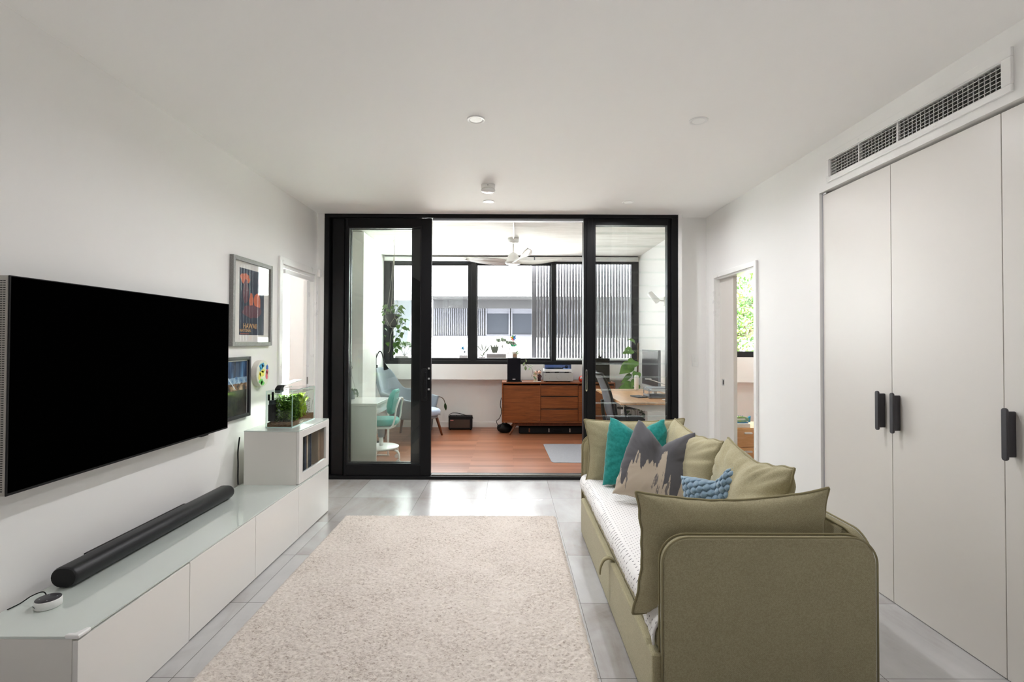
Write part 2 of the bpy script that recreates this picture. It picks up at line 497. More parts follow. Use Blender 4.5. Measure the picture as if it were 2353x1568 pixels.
# unseen far end behind the viewer, its walls darkened to cut bounce light
ABSORB = M('bounce_cutting_dark', (74, 73, 74), .6)
struct(MB().box(-2.1, 2.6, -5.7, -5.6, 0, H).build('wall_front', ABSORB, origin=(0, 0, 0)))
struct(MB().box(-2.1, XL, -5.6, .2, 0, H).build('wall_unseen_left', ABSORB, origin=(0, 0, 0)))
struct(MB().box(XR, 2.6, -5.6, .2, 0, H).build('wall_unseen_right', ABSORB, origin=(0, 0, 0)))
struct(MB().box(-9, 2.6, -5.7, 8.3, 2.96, 8.0).build('shade_roof', STUCCO, origin=(0, 0, 0)))        # unseen block added above to keep the sun off rooms and sill
# sunroom walls
struct(MB().box(-2.13, -2.03, 5.26, 8.3, 0, HS).box(-2.03, -1.82, 6.18, 6.79, 0, HS - .012).build('wall_sunroom_left', WALL, origin=(0, 0, 0)))
struct(MB().box(2.09, 2.2, 5.3, 8.3, 0, HS).build('wall_sunroom_right', WALL, origin=(0, 0, 0)))
struct(MB().box(-2.13, 2.2, 8.0, 8.24, .80, 1.045).box(-2.13, 2.2, 8.2, 8.3, 0, .80).box(1.91, 2.2, 8.0, 8.2, 0, .80)
       .box(-2.13, 2.2, 8.02, 8.3, 2.71, HS).build('wall_sunroom_back', WALL, origin=(0, 0, 0)))
struct(MB().box(-2.03, 1.91, 8.185, 8.2, 0, .088).build('baseboard_back', TRIM, bevel=.003))
struct(MB().box(-2.03, -2.015, 6.8, 8.19, 0, .088).build('baseboard_left', TRIM, bevel=.003))
# bedrooms
w = MB()
w.box(-4.3, -3.6, 5.5, 5.6, 0, H).box(-2.43, -2.1, 5.5, 5.6, 0, H).box(-3.6, -2.43, 5.5, 5.6, 0, .92).box(-3.6, -2.43, 5.5, 5.6, 2.35, H)
w.box(-4.4, -4.3, 2.0, 5.6, 0, H).box(-4.3, -2.1, 1.9, 2.0, 0, H)
struct(w.build('wall_bedroom_left', WALL, origin=(0, 0, 0)))
w = MB()
w.box(2.2, 3.0, 8.05, 8.2, 0, H).box(4.5, 4.7, 8.05, 8.2, 0, H).box(3.0, 4.5, 8.05, 8.2, .76, 1.17).box(3.0, 4.5, 8.19, 8.3, 0, .8).box(3.0, 4.5, 8.05, 8.2, 2.62, H)
w.box(4.6, 4.7, 3.2, 8.05, 0, H).box(2.6, 4.7, 3.2, 3.3, 0, H)
struct(w.build('wall_bedroom_right', WALL, origin=(0, 0, 0)))

# architraves and doors of the two bedrooms
def architrave(name, x, side, y0, y1, z1, wd=.062, t=.02):
    """three mitred boards round an opening in a wall plane x; side = +1 when the board sits on the +x face"""
    xa, xb = (x, x + t) if side > 0 else (x - t, x)
    m = MB()
    m.prism([(y0 - wd, 0), (y0, 0), (y0, z1), (y0 - wd, z1 + wd)], 'x', xa, xb)
    m.prism([(y1, 0), (y1 + wd, 0), (y1 + wd, z1 + wd), (y1, z1)], 'x', xa, xb)
    m.prism([(y0 - wd, z1 + wd), (y0, z1), (y1, z1), (y1 + wd, z1 + wd)], 'x', xa, xb)
    return struct(m.build(name, TRIM, bevel=.003))
architrave('trim_1', XL, 1, 4.31, 5.04, 2.085)
struct(MB().box(-2.1, XL, 5.028, 5.06, 0, 2.085).box(-2.1, XL, 4.31, 4.33, 0, 2.085).box(-2.1, XL, 4.33, 5.03, 2.055, 2.085)
       .build('trim_2', TRIM))                                               # door lining
architrave('trim_3', XR, -1, 4.19, 5.0, 2.06, wd=.045)
struct(MB().box(XR, 2.2, 4.185, 4.205, 0, 2.06).box(XR, 2.2, 5.0, 5.02, 0, 2.06).box(XR, 2.2, 4.2, 5.0, 2.045, 2.062).build('trim_4', TRIM))
# head rail and roller over the left doorway
rl = thing('door_head_rail', 'white boxed head rail across the top of the left doorway', 'rail', (XL, 4.65, 2.02))
MB().box(-1.99, -1.955, 4.33, 4.96, 2.005, 2.045).build('rail', TRIM, rl, bevel=.006)
MB().prism([(5.06, 2.07), (5.105, 2.07), (5.105, 2.15), (5.06, 2.15)], 'x', -1.963, -1.93).build('end_block', TRIM, rl, bevel=.008)
# left bedroom: strike plate; right bedroom: sliding leaf with flush latch
d2 = struct(bpy.data.objects.new('door_2', None)); COL.objects.link(d2); d2.location = (-2.04, 4.85, 0); WLOC['door_2'] = V((-2.04, 4.85, 0))
MB().box(-2.055, -2.02, 4.955, 5.026, 0, 2.05).build('door_panel', TRIM, d2, bevel=.003)
k = MB().box(-2.018, -2.0165, 4.962, 4.99, .985, 1.055).build('latch_plate', STEEL, d2)
d3 = struct(bpy.data.objects.new('door_3', None)); COL.objects.link(d3); d3.location = (2.14, 4.85, 0); WLOC['door_3'] = V((2.14, 4.85, 0))
MB().box(2.122, 2.158, 4.70, 5.0, .005, 2.045).build('door_panel', SATIN, d3, bevel=.002)
l3 = MB().box(2.1205, 2.122, 4.90, 4.955, .985, 1.05).build('latch_plate', CHROME, d3)
MB().box(2.1195, 2.1205, 4.915, 4.93, .995, 1.04).build('latch_recess', BLACKM, d3)

# ------------------------------------------------------------------ black sliding door and louvre window
d1 = struct(bpy.data.objects.new('door_1', None)); COL.objects.link(d1); d1.location = (-.6, 5.15, 0); WLOC['door_1'] = V((-.6, 5.15, 0))
m = MB()
m.box(-1.914, 1.745, 5.12, 5.24, 2.695, H)                  # head
m.box(-1.914, 1.745, 5.10, 5.26, -.01, .03)                 # sill
m.box(-1.914, -1.865, 5.12, 5.24, .03, 2.695)               # left jamb
m.box(-1.865, -1.84, 5.19, 5.24, .03, 2.695).box(-1.84, -1.72, 5.16, 5.24, .03, 2.695)
m.build('outer_frame', BLACK, d1, bevel=.003)
MB().box(-.8, .77, 5.135, 5.142, .03, .042).box(-.8, .77, 5.165, 5.172, .03, .042).build('floor_track', STEEL, d1)
MB().box(-.8, .77, 5.15, 5.22, 2.672, 2.695).build('head_track', GREYL, d1)
def slider(y, x0, x1, st, tag_):
    f = MB()
    f.box(x0, x0 + st[0], y, y + .045, .03, 2.69).box(x1 - st[1], x1, y, y + .045, .03, 2.69)
    f.box(x0 + st[0], x1 - st[1], y, y + .045, .03, .14).box(x0 + st[0], x1 - st[1], y, y + .045, 2.60, 2.69)
    p = f.build('sliding_panel', BLACK, d1, bevel=.003)
    g = MB()
    a, b2 = x0 + st[0], x1 - st[1]
    g.box(a, a + .014, y + .006, y + .04, .14, 2.60).box(b2 - .014, b2, y + .006, y + .04, .14, 2.60)
    g.box(a + .014, b2 - .014, y + .006, y + .04, .14, .156).box(a + .014, b2 - .014, y + .006, y + .04, 2.585, 2.60)
    g.build('glazing_bead', DARKF, p)
    MB().box(a + .012, b2 - .012, y + .018, y + .024, .15, 2.59).build('pane', GLASSG, p)
    return p
p1 = slider(5.125, -1.70, -.806, (.028, .105), 1)
slider(5.185, -1.72, -.925, (.05, .085), 2)
h = MB()
h.prism(rrect(.062, .335, .02, 5, -.905, .80), 'y', 5.105, 5.125)
h.build('handle_plate', BLACKM, p1, bevel=.004)
MB().prism(rrect(.02, .26, .009, 5, -.868, .84), 'y', 5.06, 5.105).build('pull_handle', BLACK, p1, bevel=.004)
lk = MB()
for z in (1.135, 1.03, .92): lk.box(-.838, -.818, 5.119, 5.126, z - .009, z + .009)
lk.build('lock_barrel', SILVER, p1, bevel=.002)
# louvre window
w1 = struct(bpy.data.objects.new('window_1', None)); COL.objects.link(w1); w1.location = (1.25, 5.15, 0); WLOC['window_1'] = V((1.25, 5.15, 0))
m = MB()
m.box(.767, .80, 5.125, 5.24, .03, 2.695).box(.80, .865, 5.12, 5.24, .03, 2.695).box(.865, .893, 5.135, 5.23, .03, 2.695)
m.box(1.641, 1.675, 5.15, 5.23, .03, 2.695).box(1.675, 1.745, 5.12, 5.24, .03, 2.695)
m.box(.893, 1.641, 5.135, 5.23, 2.628, 2.695).box(.893, 1.641, 5.135, 5.23, .03, .09)
m.build('frame', BLACK, w1, bevel=.003)
fp = MB()
fp.prism(rrect(.018, .225, .008, 5, .786, .905), 'y', 5.114, 5.122)
fp.build('flush_pull', CHROME, w1)
MB().prism(rrect(.009, .19, .004, 4, .7905, .922), 'y', 5.112, 5.116).build('pull_recess', BLACKM, w1)
BEDGE = M('polished_glass_edge', (214, 224, 222), .12, spec=.8)
zb = .09
while zb < 2.61:
    b = MB().obox((1.267, 5.186, zb + .073), (.374, 0, 0), (0, .0028, .0003), (0, -.011, .0755))
    b.mi[0] = b.mi[1] = 1                      # polished top and bottom edges
    b.build('louvre_blade', [GLASS, BEDGE], w1)
    zb += .1365

# ------------------------------------------------------------------ sunroom window
w2 = struct(bpy.data.objects.new('window_2', None)); COL.objects.link(w2); w2.location = (0, 8.05, 1.045); WLOC['window_2'] = V((0, 8.05, 1.045))
m = MB()
m.box(-2.03, 2.09, 8.02, 8.1, 1.045, 1.10).box(-2.03, 2.09, 8.02, 8.1, 2.68, 2.71)
m.box(-2.03, -1.93, 8.02, 8.1, 1.10, 2.68).box(2.0, 2.09, 8.02, 8.1, 1.10, 2.68)
m.box(-.62, -.535, 8.03, 8.1, 1.10, 2.68).box(.68, .735, 8.02, 8.1, 1.10, 2.68)
m.build('frame', DARKF, w2, bevel=.003)
def sash(x0, x1, y, zb, t, b):
    s_ = MB().box(x0, x0 + t, y, y + .03, zb, 2.68).box(x1 - t, x1, y, y + .03, zb, 2.68)
    s_.box(x0 + t, x1 - t, y, y + .03, zb, zb + b).box(x0 + t, x1 - t, y, y + .03, 2.68 - b * .8, 2.68)
    o = s_.build('sash', DARKF, w2, bevel=.002)
    MB().box(x0 + t - .004, x1 - t + .004, y + .012, y + .017, zb + b - .004, 2.68 - b * .8 + .004).build('pane', GLASS, o)
sash(-1.93, -.62, 8.05, 1.10, .055, .045)
sash(-.535, .68, 8.06, 1.10, .02, .04)
sash(.735, 2.0, 8.04, 1.10, .02, .012)
sh = thing('roller_blind', 'white roller blind cassette rolled up over the sunroom window', 'blind', (0, 7.98, 2.715))
MB().prism(rrect(.075, .062, .012, 4, 7.93, 2.71), 'x', -2.0, 2.06).build('cassette', WPLAST, sh)
MB().box(-2.0, 2.06, 7.955, 7.968, 2.775, 2.787).build('top_rod', BLACKM, sh)
ch = MB(); ch.tube([(.40, 7.925, 2.78), (.40, 7.925, 2.72)], .008, 8); ch.build('chain_bracket', GPLAST, sh)

# right bedroom window, its black frame
w3 = struct(bpy.data.objects.new('window_3', None)); COL.objects.link(w3); w3.location = (3.75, 8.08, 1.17); WLOC['window_3'] = V((3.75, 8.08, 1.17))
MB().box(3.0, 4.5, 8.06, 8.13, 1.17, 1.265).box(3.0, 4.5, 8.06, 8.13, 2.56, 2.62).box(3.0, 3.06, 8.06, 8.13, 1.265, 2.56).box(4.44, 4.5, 8.06, 8.13, 1.265, 2.56).build('frame', DARKF, w3, bevel=.003)
MB().box(3.05, 4.45, 8.09, 8.095, 1.26, 2.565).build('pane', GLASS, w3)
w4 = struct(bpy.data.objects.new('window_4', None)); COL.objects.link(w4); w4.location = (-3.0, 5.55, .92); WLOC['window_4'] = V((-3, 5.55, .92))
MB().box(-3.6, -2.43, 5.53, 5.59, .92, .95).box(-3.6, -2.43, 5.53, 5.59, 2.32, 2.35).box(-3.6, -3.57, 5.53, 5.59, .95, 2.32).box(-2.445, -2.43, 5.53, 5.59, .95, 2.32).build('frame', TRIM, w4)
MB().box(-3.58, -2.44, 5.56, 5.565, .94, 2.33).build('pane', GLASS, w4)

# ------------------------------------------------------------------ ceiling fittings
DLW = 6.2
FILLW = 19
def downlight(x, y, z, label):
    t = thing('downlight', label, 'ceiling light', (x, y, z), 'recessed downlights')
    MB().lathe([(.036, .004), (.038, -.003), (.05, -.006), (.0545, -.004), (.055, 0)], (0, 0, 0), 32, cap=False).build('trim_ring', WPLAST, t, world=False)
    MB().cyl((0, 0, -.0035), .037, .003, 32).build('diffuser', LAMPW, t, world=False)
    l = bpy.data.lights.new('downlight_lamp', 'AREA'); l.shape = 'DISK'; l.size = .07; l.energy = DLW * (1.4 if x < 0 else .72); l.color = (.965, .965, 1.0); l.spread = 2.9
    lo = bpy.data.objects.new('downlight_lamp', l); COL.objects.link(lo); lo.location = (x, y, z - .009)
downlight(-.201, 2.924, H, 'round white downlight nearest the camera on the left of the ceiling')
downlight(1.12, 2.93, H, 'round white downlight in the ceiling nearest the air vent')
downlight(-.198, 4.655, H, 'round white downlight just behind the smoke alarm')
downlight(1.114, 4.662, H, 'small white downlight in front of the louvre window')
for x, y in ((-.2, -1.6), (1.12, -1.6), (-.2, -3.6), (1.12, -3.6)):          # unseen fill lamps added behind the viewer to brighten the ceiling
    l = bpy.data.lights.new('fill_lamp', 'AREA'); l.shape = 'DISK'; l.size = .07; l.energy = FILLW; l.color = (.965, .965, 1.0); l.spread = 1.75
    lo = bpy.data.objects.new('fill_lamp', l); COL.objects.link(lo); lo.location = (x, y, H - .009)
t = thing('smoke_alarm', 'white round smoke alarm hanging below the ceiling', 'smoke alarm', (-.182, 4.16, H))
MB().lathe([(.058, 0), (.058, -.022), (.054, -.034)], (0, 0, 0), 32).build('base', WPLAST, t, world=False)
MB().lathe([(.054, -.034), (.057, -.038), (.06, -.044), (.055, -.058), (.03, -.064), (.001, -.065)], (0, 0, 0), 32).build('cover', WPLAST, t, world=False)
MB().ball((.0, -.058, -.018), .004, .003, .004, 8, 5).build('indicator', BLACKM, t, world=False)

# air vent over the wardrobe
t = thing('air_vent', 'long white air conditioning grille above the wardrobe', 'air vent', (XR, 2.63, 2.55))
m = MB()
m.box(XR - .014, XR, 2.03, 3.228, 2.605, 2.645).box(XR - .014, XR, 2.03, 3.228, 2.459, 2.49)
m.box(XR - .014, XR, 2.03, 2.073, 2.49, 2.605).box(XR - .014, XR, 3.202, 3.228, 2.49, 2.605)
m.build('frame', TRIM, t, bevel=.003)
MB().box(XR - .006, XR + .004, 2.073, 2.078, 2.49, 2.605).box(XR - .006, XR + .004, 3.197, 3.202, 2.49, 2.605).box(XR - .006, XR + .004, 2.073, 3.202, 2.49, 2.494).box(XR - .006, XR + .004, 2.073, 3.202, 2.601, 2.605).build('inner_frame', TRIM, t)
MB().box(2.17, 2.2, 2.07, 3.21, 2.485, 2.61).build('duct', BLACKM, t)
for i in range(5):
    z = 2.512 + i * .0185
    MB().box(XR + .002, XR + .006, 2.078, 3.197, z - .0009, z + .0009).build('cross_blade', TRIM, t)
y = 2.095; i = 0
while y < 3.19:
    MB().obox((XR + .026, y, 2.5475), (.014, .003, 0), (-.0004, .0019, 0), (0, 0, .0555)).build('upright_vane', SILVER, t)
    y += .0262
for y in (2.643, 2.94): MB().box(XR, XR + .05, y, y + .007, 2.494, 2.601).build('mullion', TRIM, t)

# light switch
t = thing('light_switch', 'white double light switch on the narrow wall right of the black frame', 'switch', (1.957, 5.237, 1.22))
MB().prism(rrect(.062, .118, .004, 3, 1.926, 1.16), 'y', 5.228, 5.237).build('plate', WPLAST, t, bevel=.002)
for z in (1.245, 1.212): MB().cyl((1.957, 5.222, z), .0075, .006, 14, 'y').build('button', WPLAST, t)

# ------------------------------------------------------------------ wardrobe
t = thing('wardrobe', 'built-in wardrobe with tall satin white doors and dark pull handles', 'wardrobe', (2.3, 2.4, 0))
XW = 2.097
MB().box(XW + .02, 2.54, 1.47, 3.28, .001, .012).box(XW + .022, 2.54, 3.28, 3.297, .001, 2.4).box(XW + .022, 2.54, 1.463, 1.475, .001, 2.4).box(XW + .022, 2.54, 1.475, 3.28, 2.37, 2.4).build('carcass', WMATTE, t)
MB().box(XW + .004, 2.118, 3.31, 3.319, .0, 2.41).build('filler_strip', GREYL, t)
for y0, y1, hs in ((2.722, 3.308, 2.775), (2.106, 2.7185, 2.668), (1.48, 2.1025, 2.06)):
    d = MB().box(XW, XW + .02, y0, y1, .004, 2.40).build('door', SATIN, t, bevel=.0015)
    hm = MB()
    hm.prism(rrect(.024, .218, .0115, 6, hs - .012, .93), 'x', XW - .047, XW - .036)
    hm.prism(rrect(.012, .19, .005, 4, hs - .006, .944), 'x', XW - .036, XW)
    hb = hm.build('handle', GPLAST if False else M('charcoal_handle', (62, 60, 64), .45), d, bevel=.002)
MB().box(2.094, 2.105, 3.27, 3.30, 2.402, 2.412).build('hinge_cover', SILVER, t)

# ------------------------------------------------------------------ rug
def make_rug():
    x0, x1, y0, y1 = -1.315, .378, 1.62, 4.02
    nx, ny = 212, 300
    m = MB(); rr = random.Random(3)
    for j in range(ny + 1):
        for i in range(nx + 1):
            u, w_ = i / nx, j / ny
            e = min(min(u, 1 - u) * 1.7, min(w_, 1 - w_) * 2.4)
            ed = min(1, e / .02)
            x = x0 + (x1 - x0) * u + rr.uniform(-.003, .003); y = y0 + (y1 - y0) * w_ + rr.uniform(-.003, .003)
            n = mnoise.noise(V((x * 55, y * 70, 1))) * .5 + mnoise.noise(V((x * 120, y * 130, 5))) * .5
            z = .003 + ed * (.016 + .007 * n + rr.uniform(-.003, .003))
            if i in (0, nx) or j in (0, ny): z = .001
            m.v.append(V((x, y, z)))
    for j in range(ny):
        for i in range(nx):
            a = j * (nx + 1) + i
            m.face([a, a + 1, a + nx + 2, a + nx + 1], True)
    o = m.build('rug', RUG, origin=((x0 + x1) / 2, (y0 + y1) / 2, 0))
    return tag(o, 'cream shaggy rug lying on the grey floor tiles', 'rug')
make_rug()

# ------------------------------------------------------------------ sofa
sofa = thing('sofa', 'olive green fabric sofa with thin rounded arms and a pull-out drawer', 'sofa', (.95, 2.84, 0))
def arm(y0, y1):
    out = rrect(.787, .68, .095, 8, .565, .016, (0, 0, 1, 1))
    o = MB().prism(out, 'y', y0, y1).build('armrest', OLIVE, sofa, bevel=.012, seg=3)
    pp = rrect(.791, .684, .097, 10, .563, .016, (0, 0, 1, 1))
    for y in (y0 + .003, y1 - .003):
        pts = [(p[0], y, p[1]) for p in pp[1:]] + [(pp[0][0], y, pp[0][1])]
        MB().tube(pts, .0038, 8).build('piping', OLIVED, o)
    return o
arm(1.83, 1.872); arm(3.813, 3.855)
out = rrect(2.005, .68, .11, 8, 1.84, .016, (0, 0, 1, 1))
bk = MB().prism(out, 'x', 1.30, 1.3495).build('backrest', OLIVE, sofa, bevel=.012, seg=3)
pp = rrect(2.009, .683, .112, 10, 1.838, .016, (0, 0, 1, 1))
for x in (1.303, 1.3465):
    MB().tube([(x, p[0], p[1]) for p in pp[1:]], .0038, 8).build('piping', OLIVED, bk)
MB().box(.578, 1.298, 1.875, 3.81, .03, .30).build('base', OLIVE, sofa, bevel=.012)
MB().box(.556, .60, 1.876, 3.808, .272, .335).build('seat_rail', OLIVE, sofa, bevel=.012, seg=3)
MB().box(.533, .576, 1.85, 3.695, .01, .262).build('drawer_front', OLIVE, sofa, bevel=.014, seg=3)
sp = spline([(.555, 2.63, .266), (.53, 2.64, .276), (.505, 2.65, .262), (.488, 2.655, .225), (.484, 2.66, .185)], 5)
m = MB(); b0 = len(m.v)
for p in sp: m.v += [p + V((0, -.017, 0)), p + V((0, .017, 0))]
for i in range(len(sp) - 1): m.face([2 * i, 2 * i + 1, 2 * i + 3, 2 * i + 2], True)
m.build('pull_strap', OLIVED, sofa, solid=.006)
for x in (.62, 1.2):
    for y in (1.95, 3.70): MB().cyl((x, y, 0), .02, .03, 16).build('foot', BLACKM, sofa)

# dotted sheet over the seat
def seat_cover():
    m = MB(); n = 56; prof = []
    # profile across the seat: tucked at the back, over the front edge and down
    for k in range(n + 1):
        t = k / n
        if t < .62: x, z = 1.285 - t / .62 * .685, .405
        else:
            a = (t - .62) / .38 * 1.75
            if a < pi / 2: x, z = .60 - .055 * sin(a), .35 + .055 * cos(a)
            else: x, z = .545, .35 - (a - pi / 2) * .12
        prof.append((x, z))
    ny = 160
    for j in range(ny + 1):
        y = 1.88 + 1.92 * j / ny
        for k, (x, z) in enumerate(prof):
            fr = max(0, (k / n - .5) / .5)
            wv = mnoise.noise(V((x * 3, y * 26, z * 3))) * .004 * (fr * 1.2 + .1) + mnoise.noise(V((x * 4, y * 5, 2))) * .005
            dz = 0
            if j < 26 and fr > .4: dz = -.05 * (1 - j / 26) ** 1.5 * fr + .012 * mnoise.noise(V((y * 40, k * .2, 3))) * (1 - j / 26)
            m.v.append(V((x - wv * fr * 1.2, y, z + wv * (1 - fr) + dz)))
    for j in range(ny):
        for k in range(n):
            a = j * (n + 1) + k
            m.face([a, a + n + 1, a + n + 2, a + 1], True)
    # closed underside
    o = m.build('seat_sheet', DOTS, origin=(.9, 2.84, .30), solid=.008)
    return tag(o, 'white sheet with small dark dots stretched over the sofa seat', 'sheet')
seat_cover()
MB().box(.602, 1.28, 1.89, 3.80, .30, .385).build('mattress', WMATTE, sofa, bevel=.03, seg=3)

# ------------------------------------------------------------------ cushions
def cushion(name, mat, w, h, t, right, up, pos, label, group=None, pipe=None, chop=0, chopw=.3, n=44, seed=0, wr=.006, bubbles=0, pin=.07, sag=0):
    """stuffed cushion: bowed seams, pinched corners, puckers near the seam, optional dent pressed into its top edge"""
    rr = random.Random(seed); m = MB(); sx = rr.uniform(0, 50)
    def outline(u, v):
        x = w / 2 * u * (1 - pin * (1 - v * v) * abs(u)); y = h / 2 * v * (1 - pin * (1 - u * u) * abs(v))
        tp = max(0, (v + .2) / 1.2) ** 1.6
        y -= chop * (1 - abs(u)) ** chopw * tp
        x *= 1 - 1.1 * chop * tp / max(h, .01)
        y -= sag * (1 - v * v) * 0 + sag * (u * u) * max(0, v) 
        y += .006 * mnoise.noise(V((u * 5 + sx, v * 2, 1))) * abs(v) ; x += .006 * mnoise.noise(V((v * 5 + sx, u * 2, 4))) * abs(u)
        return x, y
    def height(u, v):
        f = max(0, (1 - u ** 4) * (1 - v ** 4))
        z = t / 2 * f ** .5 * (.82 + .18 * (1 - u * u) * (1 - v * v))
        e = max(abs(u), abs(v)); ang = math.atan2(v, u)
        z += wr * mnoise.noise(V((cos(ang) * 9 + sx, sin(ang) * 9, e * 1.2))) * (e ** 2) * f ** .4 * 2
        z += wr * .8 * mnoise.noise(V((u * 2.6 + sx, v * 2.6, 7))) * f ** .5
        if chop:
            tp = max(0, (v + .35) / 1.35) ** 1.3
            z -= chop * .55 * math.exp(-((u + .04 * v) / .16) ** 2) * tp * f ** .5
            z += chop * .20 * math.exp(-((abs(u) - .42) / .25) ** 2) * tp * f ** .5
        return max(z, .0)
    N = n
    idx = {}
    for sgn in (1, -1):
        for j in range(N + 1):
            for i in range(N + 1):
                u = -1 + 2 * i / N; v = -1 + 2 * j / N
                u = sin(u * pi / 2) * .5 + u * .5; v = sin(v * pi / 2) * .5 + v * .5
                edge = i in (0, N) or j in (0, N)
                if edge and sgn == -1: idx[sgn, i, j] = idx[1, i, j]; continue
                x, y = outline(u, v); z = height(u, v)
                if bubbles and not edge:
                    by = y / bubbles; row = math.floor(by); bx = x / (bubbles * 1.1) + .5 * (row % 2)
                    fx, fy = bx - math.floor(bx) - .5, by - row - .5
                    dd = (fx * 2) ** 2 + (fy * 2) ** 2
                    z += .013 * max(0, 1 - dd * .95) ** .5 * min(1, (1 - max(abs(u), abs(v))) * 12)
                idx[sgn, i, j] = len(m.v); m.v.append(V((x, y, sgn * z)))
    for sgn in (1, -1):
        for j in range(N):
            for i in range(N):
                q = [idx[sgn, i, j], idx[sgn, i + 1, j], idx[sgn, i + 1, j + 1], idx[sgn, i, j + 1]]
                m.face(q if sgn > 0 else q[::-1], True)
    o = m.build(name, mat, origin=(0, 0, 0), smooth=True); o.name = name
    o.matrix_world = frame_mat(right, up, pos)
    tag(o, label, 'cushion', group); WLOC[o.name] = V((0, 0, 0))
    if pipe:
        ring = [idx[1, i, 0] for i in range(N)] + [idx[1, N, j] for j in range(N)] + [idx[1, i, N] for i in range(N, 0, -1)] + [idx[1, 0, j] for j in range(N, 0, -1)]
        c = [m.v[k] * 1.004 for k in ring]
        # round off the four corners
        c2 = [(c[i - 1] + c[i] * 2 + c[(i + 1) % len(c)]) / 4 for i in range(len(c))]
        p = MB().tube(c2, .005, 8, closed=True).build('piping', pipe, o, world=False, smooth=True)
    return o
SC = 'olive seat cushions of the sofa'
cushion('sofa_cushion', OLIVE, .80, .49, .15, (1, .0, .03), (0, -.04, 1), (.885, 1.975, .592),
        'wide olive cushion propped against the near arm of the sofa', SC, OLIVED, seed=1, pin=.10, sag=0, chop=.02, chopw=.6)
cushion('sofa_cushion', OLIVE, .74, .47, .15, (1, 0, .02), (0, .06, 1), (.93, 3.675, .61),
        'wide olive cushion propped against the far arm of the sofa', SC, OLIVED, seed=2, pin=.09)
cushion('sofa_cushion', OLIVE, .84, .49, .2, (0, -1, 0), (.20, 0, 1), (1.135, 3.15, .63),
        'olive back cushion behind the grey brush-stroke cushion', SC, OLIVED, seed=3, wr=.012, pin=.09, chop=.02, chopw=1)
cushion('sofa_cushion', OLIVE, .66, .52, .2, (0, -1, -.02), (.22, 0, 1), (1.13, 2.385, .645),
        'olive back cushion behind the blue bobbled cushion', SC, OLIVED, seed=4, wr=.014, pin=.09, chop=.03, chopw=1)
cushion('throw_cushion', TEAL, .47, .47, .16, (.97, -.2, .02), (.08, .2, 1), (.89, 3.46, .65),
        'teal ribbed cushion leaning on the far end of the sofa', chop=.09, chopw=1.5, seed=5, n=60)
cushion('throw_cushion', BRUSH, .47, .49, .17, (.80, -.36, -.17), (.26, .26, 1), (.93, 3.10, .655),
        'grey and beige brush-stroke cushion in the middle of the sofa', chop=.115, chopw=1.5, seed=6, n=60)
cushion('throw_cushion', BLUE, .43, .41, .17, (.72, -.62, .50), (-.1, .42, .85), (1.07, 2.46, .60),
        'blue bobbled plush cushion tucked behind the near olive cushion', chop=.06, chopw=1.3, seed=8, n=150, bubbles=.03)

# ------------------------------------------------------------------ television wall
tv = thing('wall_mounted_television', 'large flat black television mounted on the left wall', 'television', (-1.91, 2.6, .83))
MB().box(-1.932, -1.884, 1.868, 3.33, .832, 1.662).build('housing', STEEL, tv, bevel=.003)
MB().box(-1.884, -1.879, 1.868, 3.33, .832, 1.662).build('bezel', BLACKM, tv, bevel=.001)
MB().box(-1.8795, -1.8783, 1.874, 3.325, .842, 1.658).build('screen', SCREEN, tv)
m = MB()
for k in range(92):
    z = .85 + k * .0087
    for x in (-1.922, -1.910, -1.898): m.box(x - .0042, x + .0042, 1.8672, 1.8685, z - .0016, z + .0016)
m.build('speaker_slots', BLACKM, tv)
MB().box(-1.975, -1.93, 2.4, 2.8, 1.05, 1.45).build('wall_bracket', BLACKM, tv)
MB().box(-1.9, -1.88, 3.05, 3.12, .826, .832).build('sensor_bar', BLACKM, tv)

BX0, BXF = -1.925, -1.50                                    # back and front of the cabinet row
GR = 'low white cabinets of the television bench'
seams = [1.748, 2.357, 2.964, 3.567, 4.152]
cl = ['white low cabinet at the near end of the television bench', 'white low cabinet second from the near end under the television',
      'white low cabinet under the far end of the soundbar', 'white low cabinet below the glass-fronted cabinet']
for k in range(4):
    y0, y1 = seams[k], seams[k + 1]
    c = thing('low_cabinet', cl[k], 'cabinet', (-1.71, (y0 + y1) / 2, 0), GR)
    MB().box(BX0, BXF - .021, y0 + .001, y1 - .001, .012, .376).build('body', WMATTE, c, bevel=.001)
    MB().box(BXF - .0195, BXF, y0 + .0015, y1 - .0015, .008 if k else .004, .374 if k else .369).build('door', WGLOSS, c, bevel=.0012)
    for x in (BX0 + .05, BXF - .08):
        for y in (y0 + .05, y1 - .05): MB().cyl((x, y, 0), .018, .012, 12).build('foot', GPLAST, c)
gt = MB().box(BX0, BXF - .002, seams[0], seams[4], .3765, .385).build('bench_glass_top', GTOP, bevel=.0015)
tag(gt, 'pale green glass plate covering the whole low cabinet row', 'glass top')
cg = MB(); cg.prism([(-1.545, 1.744), (-1.494, 1.744), (-1.494, 1.80), (-1.508, 1.80), (-1.522, 1.765), (-1.545, 1.762)], 'z', .3768, .392)
set_origin_parent(gt); cg.build('corner_guard', WPLAST, gt, bevel=.006, seg=3)
